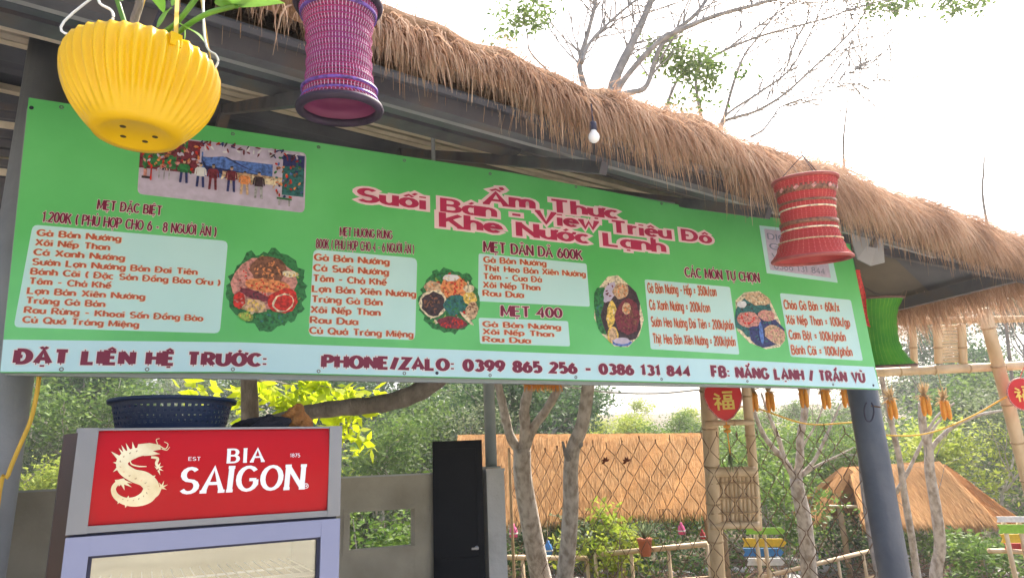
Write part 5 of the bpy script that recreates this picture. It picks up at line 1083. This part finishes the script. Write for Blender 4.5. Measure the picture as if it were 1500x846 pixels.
for a, b in ((P(364, 560, 5.9), P(420, 562, 7.9)), (P(420, 562, 7.9), P(520, 575, 8.0)), (P(518, 575, 8.0), P(508, 650, 8.0))): MB().tube(smooth_path([a, (a+b)/2+V(0, 0, .03), b]), .006, 5).build('twig', M['bark'], t)

# ------------------------------------------------------------------ bamboo tower, arch rails
def pole(parent, pix, d, r_, name='pole', m='bamboo', nodes=True):
    a, b = P(*pix[0], d), P(*pix[1], d if np.isscalar(d) else d); pts = smooth_path([a, (a+b)/2+V(.004, 0, .004), b], 8); L_ = np.linalg.norm(b-a); o = MB(); rad = np.full(len(pts), r_); o.tube(pts, rad, 10); po = o.build(name, M[m], parent, smooth=True)
    if nodes:
        k_ = max(1, int(L_/.32))
        for i in range(1, k_+1):
            q = a+(b-a)*(i-.4)/k_; ax = unit(b-a); MB().lathe(q, [(r_*.98, -.010), (r_*1.13, -.003), (r_*1.13, .003), (r_*.98, .010)], 12, axis=ax).build('node_ring', M['bamboo_dark'], po, smooth=True)
    return po
DT = 6.6; q = P(1040, 860, DT); t = thing('bamboo_tower', ground_at(q), 'tall bamboo frame with a woven slat panel, behind the wire net', 'bamboo frame')
def gpole(parent, top, bot, d, r_):                         # down to the ground
    a, b = P(*top, d), P(*bot, d); g = float(hz(b[0], b[1]))-.05; k_ = (a[2]-g)/(a[2]-b[2]); e_ = a+(b-a)*k_
    pts = [a+(e_-a)*i/10 for i in range(11)]; o = MB().tube(pts, np.full(11, r_), 10).build('pole', M['bamboo'], parent, smooth=True)
    n_ = int((a[2]-g)/.34)
    for i in range(n_): MB().lathe(a+(e_-a)*(i+.5)/n_, [(r_*.98, -.010), (r_*1.13, -.003), (r_*1.13, .003), (r_*.98, .010)], 12, axis=unit(e_-a)).build('node_ring', M['bamboo_dark'], o, smooth=True)
gpole(t, (1034, 545), (1052, 846), DT, .070); pole(t, [(1091, 545), (1110, 775)], DT+.05, .046)
pole(t, [(1046, 610), (1048, 700)], DT+.15, .04); pole(t, [(1032, 620), (1104, 618)], DT-.06, .028); pole(t, [(1036, 692), (1106, 690)], DT-.05, .05); pole(t, [(1040, 770), (1112, 768)], DT-.05, .035)
for i in range(11):                                         # upright slats of the panel
    x = 1045+i*6.2; pole(t, [(x, 695), (x+3, 766)], DT-.01+.012*(i % 2), .021, name='slat', nodes=False)
for i in range(3): pole(t, [(1042, 708+i*22), (1110, 706+i*22)], DT-.055, .010, name='binding', nodes=False, m='bamboo_dark')
t = thing('bamboo_arch', ground_at(P(1500, 860, 6.8)), 'bamboo rails and posts of an arch beyond the far column', 'bamboo frame'); DA = 6.9
pole(t, [(1296, 472), (1540, 466)], DA, .035, name='rail', m='bamboo_dark'); pole(t, [(1085, 556), (1540, 533)], DA-.05, .045, name='rail')
for x, r_ in ((1336, .035), (1372, .04), (1408, .04)): pole(t, [(x, 474), (x+3, 532)], DA, r_)
for i in range(12): pole(t, [(1378, 478+i*4.7), (1408, 478+i*4.6)], DA+.02, .014, name='slat', nodes=False)
gpole(t, (1441, 452), (1502, 690), DA-.12, .062); gpole(t, (1558, 440), (1590, 690), DA, .06)
# dried corn and orange tassels hanging from the rail
def corn(x, y, d, label, big=1.0):
    c_ = P(x, y, d); t = thing('corn_bunch', c_, label, 'corn bunch', 'orange corn bunches on the bamboo rail')
    for k in range(4):
        a = k*1.57+.4; off = V(math.cos(a)*.020, math.sin(a)*.020, -.01*(k % 2))*big; b_ = c_+off+V(0, 0, -.02); MB().lathe(b_, [(.001, -.165*big), (.012*big, -.155*big), (.02*big, -.12*big), (.023*big, -.06*big), (.02*big, 0), (.001, .01)], 10, axis=unit(V(-off[0]*1.2, -off[1]*1.2, .5))).build('cob', M['corn'], t, smooth=True)
    n = 46; o_ = np.tile(c_+V(0, 0, .0), (n, 1))+RNG.normal(0, .008, (n, 3)); A = strands(o_, RNG.normal(0, .35, (n, 3))+V(0, 0, -.5), RNG.uniform(.05, .12, n), RNG.uniform(.008, .016, n), droop=.1, jit=.2)
    n = 40; o_ = np.tile(c_+V(0, 0, .0), (n, 1))+RNG.normal(0, .008, (n, 3)); B = strands(o_, RNG.normal(0, .22, (n, 3))+V(0, 0, .9), RNG.uniform(.06, .14, n), RNG.uniform(.008, .016, n), droop=-.05, jit=.2)
    strand_mesh('husk', [A, B], M['husk'], t); MB().tube([c_+V(0, 0, .02), V(c_[0], c_[1], P(x, 541-(x-1300)*.05, d)[2])], .003, 5).build('string', M['husk'], t)
for x, y, lb in ((1102, 572, 'orange corn bunch hanging just past the red heart sign'), (1126, 572, 'orange corn bunch hanging second past the red heart sign'), (1175, 566, 'orange corn bunch alone above the pale tree'), (1207, 568, 'orange corn bunch third before the blue column'), (1237, 566, 'orange corn bunch touching the near side of the blue column'),
                 (1304, 583, 'orange corn bunch just past the blue column'), (1353, 578, 'orange corn bunch below the slatted bamboo panel'), (1382, 584, 'orange corn bunch farthest past the blue column')): corn(x, y, 6.85, lb, 1.12)
c_ = P(792, 545, 7.0); t = thing('orange_fringe', c_, 'orange straw tassel showing under the board above the forked tree', 'tassel'); MB().tube([P(766, 548, 7.0), P(822, 552, 7.0)], .012, 8).build('stick', M['bamboo_dark'], t)
n = 420; o_ = P(794, 551, 7.0)+np.outer(RNG.uniform(-.19, .19, n), _R)+RNG.normal(0, .01, (n, 3)); strand_mesh('straw', [strands(o_, np.tile(V(0, 0, -1), (n, 1)), RNG.uniform(.07, .17, n), RNG.uniform(.006, .012, n), droop=.1, jit=.15)], M['corn'], t)
# red heart sign with a gold mark, and the red disc at the picture's edge
HM = [(0, -.52), (.20, -.42), (.40, -.18), (.50, .10), (.46, .34), (.30, .46), (.12, .44), (0, .36)]
def heart(c_, w_, label, cat, round_=False):
    t = thing('red_sign', c_, label, cat); ux, uy, un = unit(_R*V(1, 1, 0)), V(0, 0, 1), unit(V(c_[0], c_[1], 0)); pr_ = HM+[(-x, y) for x, y in HM[::-1]][1:-1] if not round_ else [(.5*math.cos(a), .5*math.sin(a)) for a in np.linspace(0, 6.283, 33)[:-1]]
    fr_ = [c_+ux*x*w_+uy*y*w_-un*.012 for x, y in pr_]; bk2 = [q+un*.024 for q in fr_]; k = len(fr_); mb = MB(); mb.add([c_-un*.03]+fr_+bk2+[c_+un*.03], [(0, i+1, (i+1) % k+1) for i in range(k)]+[(i+1, i+1+k, (i+1) % k+1+k, (i+1) % k+1) for i in range(k)]+[(2*k+1, (i+1) % k+1+k, i+1+k) for i in range(k)]); mb.build('face', M['red_heart'], t)
    MB().tube(fr_+[fr_[0]], .007, 6).build('edging', M['p_pink'], t, smooth=True)
    pl = Plane(c_-un*.034, ux, V(0, 0, 1)); gl = MB(); k = 0
    # brush strokes of a good-luck character
    ST = [[(-.22, .16), (-.12, .10)], [(-.26, .04), (-.10, .04), (-.24, -.12)], [(-.16, .0), (-.16, -.26)], [(-.14, -.06), (-.08, -.12)], [(.0, .20), (.24, .20)], [(.03, .11), (.21, .11), (.21, .02), (.03, .02), (.03, .11)], [(-.02, -.04), (.25, -.04), (.25, -.24), (-.02, -.24), (-.02, -.04)], [(.11, -.04), (.11, -.24)], [(-.02, -.14), (.25, -.14)]]
    for s_ in ST:
        k += 1
        for q in ribbon([(a*w_*.95, b*w_*.95+.01) for a, b in s_], w_*.06, w_*.05, w_*.02): gl.add([pl.pt(c, .0006*k) for c in q], [(0, 1, 2, 3)])
    gl.build('gold_character', M['gold_ink'], t, kind='stuff'); return t
c_ = P(1060, 587, 6.3); t = heart(c_, .36, 'red heart shaped sign with a gold character on the bamboo tower', 'hanging sign')
MB().tube([c_+V(0, 0, .16), P(1062, 548, 6.3)], .004, 5).build('string', M['p_red'], t)
for i, z in enumerate((.235, .275)): MB().lathe(c_-V(0, 0, z), [(.001, -.02), (.03, -.012), (.033, 0), (.03, .012), (.001, .02)], 14).build('bead', M['corn'], t, smooth=True)
MB().tube([c_-V(0, 0, .18), c_-V(0, 0, .5)], .006, 5).build('cord', M['corn'], t)
n = 40; strand_mesh('tassel', [strands(np.tile(c_-V(0, 0, .46), (n, 1)), RNG.normal(0, .15, (n, 3))+V(0, 0, -1), RNG.uniform(.10, .2, n), RNG.uniform(.004, .008, n), droop=.1, jit=.05)], M['f_grey'], t)
c_ = P(1499, 577, 6.5); t = heart(c_, .31, 'round red sign with a gold character at the far edge of the arch', 'hanging sign', True)
MB().tube([c_+V(0, 0, .15), P(1500, 537, 6.6)], .004, 5).build('string', M['p_red'], t)
# ropes across the gap
for pix, d, m_, lb in (([(1296, 637), (1340, 637), (1380, 628), (1430, 606), (1470, 583), (1500, 570)], 6.7, 'yellow_cord', 'yellow cord sagging across the arch beyond the blue column'), ([(1040, 600), (1100, 596), (1180, 620), (1250, 618)], 7.0, 'yellow_cord', 'yellow cord strung from the bamboo tower toward the blue column'), ([(800, 560), (880, 573), (960, 576), (1030, 570)], 7.2, 'wire_pale', 'pale cords strung under the board from the forked tree')):
    tag(MB().tube(smooth_path([P(x, y, d) for x, y in pix], 8), .009, 6).build('cord', M[m_], smooth=True), lb, 'cord')

# ------------------------------------------------------------------ coloured board signs
def boards(x0, x1, rows_, d, label, legs):
    c_ = P((x0+x1)/2, rows_[-1][1], d); t = thing('board_sign', ground_at(c_), label, 'sign')
    for m_, y, h, dx0, dx1 in rows_:
        a, b = P(x0+dx0, y, d), P(x1+dx1, y, d); u_ = unit(b-a); L_ = np.linalg.norm(b-a); hh = h/FPX*d/2; cc = (a+b)/2; nn = unit(np.cross(u_, V(0, 0, 1))); mb = MB(); pr_ = [(-L_/2, -hh), (L_/2-hh, -hh), (L_/2, 0), (L_/2-hh, hh), (-L_/2, hh), (-L_/2+hh*.5, 0)]
        f3 = [cc+u_*p+V(0, 0, q)-nn*.012 for p, q in pr_]; b3 = [q+nn*.024 for q in f3]; mb.add(f3+b3, [tuple(range(6)), tuple(range(6, 12))[::-1]]+[(i, i+6, (i+1) % 6+6, (i+1) % 6) for i in range(6)]); mb.build('arrow_board', M[m_], t)
    for lx in legs: a = P(lx, rows_[0][1]-4, d+.06); MB().tube([a, ground_at(a)], .03, 8).build('leg', M['bamboo'], t, smooth=True)
    return t
boards(1090, 1150, [('b_green', 777, 9, 2, 0), ('b_yellow', 794, 11, -2, 2), ('b_blue', 808, 11, -1, -2), ('b_white', 822, 10, 4, 0)], 9.4, 'stack of green, yellow, blue and white direction boards beside the bamboo tower', (1106, 1118))
boards(1460, 1520, [('b_white', 760, 8, 0, 0), ('b_green', 774, 12, 2, 0), ('b_yellow', 788, 12, 6, 0), ('b_red', 799, 8, 12, 0)], 8.6, 'stack of white, green, yellow and red direction boards by the arch', (1468, 1490))
pole(bpy.data.objects['board_sign.001'], [(1448, 806), (1500, 808)], 8.6, .03)
# ------------------------------------------------------------------ hanging bottle lanterns under the hut eave
def jar(x, y, d, m_, lb, s=1.0):
    c_ = P(x, y, d); t = thing('hanging_bottle', c_, lb, 'ornament', 'small bottles hanging under the hut eave'); MB().lathe(c_, [(.001, -.11*s), (.055*s, -.105*s), (.06*s, -.03*s), (.045*s, .02*s), (.02*s, .05*s), (.02*s, .08*s), (.001, .082*s)], 14).build('bottle', M[m_], t, smooth=True)
    MB().tube([c_+V(0, 0, .08*s), V(c_[0], c_[1], P(x, 757, d)[2])], .004, 5).build('string', M['bamboo'], t); MB().lathe(c_, [(.0605*s, -.06*s), (.063*s, -.055*s), (.063*s, -.045*s), (.0605*s, -.04*s)], 14).build('band', M['b_white'], t)
jar(752, 775, 9.6, 'b_pink', 'pink bottle hanging beside the concrete pillar'); jar(803, 800, 9.4, 'b_blue', 'blue bottle hanging between the two pale trunks'); jar(998, 772, 9.8, 'b_pink', 'pink bottle hanging just before the bamboo tower', .9); jar(1029, 781, 9.9, 'b_red', 'small red bottle hanging against the bamboo tower', .7)
# ------------------------------------------------------------------ railing, plants, rubble
def railing(pts, d, label, step, hgt=44):
    a, b = P(*pts[0], d[0]), P(*pts[1], d[1]); t = thing('bamboo_railing', ground_at((a+b)/2), label, 'railing'); MB().tube([a, b], .035, 8).build('top_rail', M['bamboo'], t, smooth=True); MB().tube([a-V(0, 0, .42), b-V(0, 0, .42)], .025, 8).build('lower_rail', M['bamboo_dark'], t, smooth=True)
    n = int(np.linalg.norm(b-a)/step)
    for i in range(n+1): q = a+(b-a)*i/n; MB().tube([q, ground_at(q)], .026, 7).build('baluster', M['bamboo'], t, smooth=True)
railing([(872, 812), (1036, 796)], (9.6, 9.0), 'pale bamboo railing between the slender tree and the bamboo tower', .42); railing([(700, 815), (860, 817)], (9.2, 9.6), 'low bamboo railing behind the two pale trunks', .3); railing([(1110, 846), (1300, 800)], (11, 11.8), 'rustic railing below the small hut', .5)
def shrub(x, y, d, rx, n, m_, lb, size=.11, name='shrub'):
    c_ = P(x, y, d); t = thing(name, ground_at(c_), lb, 'shrub'); g = ground_at(c_); cent = [c_+RNG.normal(0, 1, 3)*V(rx, rx, rx*.7) for _ in range(40)]; mb = MB()
    for q in cent[:14]: mb.tube(smooth_path([g, (g+q)/2+V(*(RNG.normal(0, .05, 3))), q], 3), .008, 4)
    mb.build('stems', M['bark_grey'], t, kind='stuff'); v, f = cluster_leaves(cent, n, rx*.28, size, .8); o = bpy.data.objects.new('foliage', raw_mesh('foliage', v-parent_loc(t), f, M[m_])); COL.objects.link(o); o.parent = t
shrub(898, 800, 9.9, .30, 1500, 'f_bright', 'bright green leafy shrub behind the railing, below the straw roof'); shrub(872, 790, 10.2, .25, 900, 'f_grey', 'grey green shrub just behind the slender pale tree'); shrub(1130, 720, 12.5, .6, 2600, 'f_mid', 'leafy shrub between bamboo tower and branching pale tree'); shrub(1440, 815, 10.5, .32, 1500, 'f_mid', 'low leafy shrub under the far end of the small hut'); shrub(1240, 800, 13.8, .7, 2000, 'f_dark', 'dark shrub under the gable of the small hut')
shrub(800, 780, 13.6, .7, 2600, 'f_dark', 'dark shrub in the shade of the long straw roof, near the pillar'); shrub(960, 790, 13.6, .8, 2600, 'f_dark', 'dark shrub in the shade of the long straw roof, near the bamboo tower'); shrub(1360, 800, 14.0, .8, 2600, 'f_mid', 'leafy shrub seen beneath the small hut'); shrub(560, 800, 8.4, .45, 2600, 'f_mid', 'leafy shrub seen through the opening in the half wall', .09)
c_ = P(945, 800, 9.2); t = thing('potted_spider_plant', c_, 'terracotta pot with grey green arching leaves on the railing', 'potted plant')
MB().lathe(c_, [(.001, -.12), (.07, -.12), (.10, .08), (.108, .08), (.108, .11), (.09, .11), (.001, .08)], 18).build('pot', M['terracotta'], t, smooth=True)
mb = MB()
for k in range(46):
    a = k*2.4; L_ = RNG.uniform(.18, .42); blade(mb, c_+V(0, 0, .1), c_+V(math.cos(a)*L_, math.sin(a)*L_*.7, RNG.uniform(.12, .42)), .013, sag=.12, n=5)
mb.build('leaves', M['f_grey'], t, kind='stuff')
# litter of twigs, stones and fallen leaves on the terrace edge
n = 5200; x = RNG.uniform(-.5, 9, n); y = RNG.uniform(9.5, 17.5, n); o_ = np.stack([x, y, hz(x, y)+RNG.uniform(.0, .25, n)], 1); A = strands(o_, RNG.normal(0, 1, (n, 3))*V(1, 1, .25), RNG.uniform(.12, .5, n), RNG.uniform(.01, .022, n), droop=.02, jit=.2)
o = strand_mesh('brushwood', [A], mat('brushwood', (.16, .08, .05), (.46, .30, .20), rough=.9, island=True, scale=2, c3=(.30, .18, .12)), None); tag(o, 'brown fallen brushwood and twigs littering the lower terrace', 'brushwood')
sr = random.Random(31); sm_ = [MB().add(*crumple((0, 0, 50), .16, .13, .10, 60+i, n=6, amp=.2)) for i in range(3)]; sm_ = [mb.mesh('stone', M['concrete_pale'], True, off=(0, 0, 50)) for mb in sm_]
for i in range(46):
    x, y = sr.uniform(.2, 9), sr.uniform(12.5, 16.8); o = bpy.data.objects.new('stone', sm_[i % 3]); COL.objects.link(o); o.location = (x, y, float(hz(x, y))+.05); s_ = sr.uniform(.8, 2.0); o.scale = (s_*1.2, s_, s_*.8); o.rotation_euler = (0, 0, sr.uniform(0, 6)); tag(o, 'pale stone among the brushwood below the huts', 'stone', 'stones among the brushwood')

# ------------------------------------------------------------------ thin volume added to imitate the milky veil of lens glare
hb = MB().box((0, 0, 10.5), 420, 420, 12.5); hm = bpy.data.materials.new('air'); hm.use_nodes = True; n_ = hm.node_tree.nodes; n_.remove(n_['Principled BSDF'])
pv = n_.new('ShaderNodeVolumePrincipled'); pv.inputs['Color'].default_value = (.95, .96, 1, 1); pv.inputs['Density'].default_value = .0022; pv.inputs['Anisotropy'].default_value = .45; hm.node_tree.links.new(pv.outputs[0], n_['Material Output'].inputs['Volume'])
tag(hb.build('glare_haze', hm), kind='stuff')
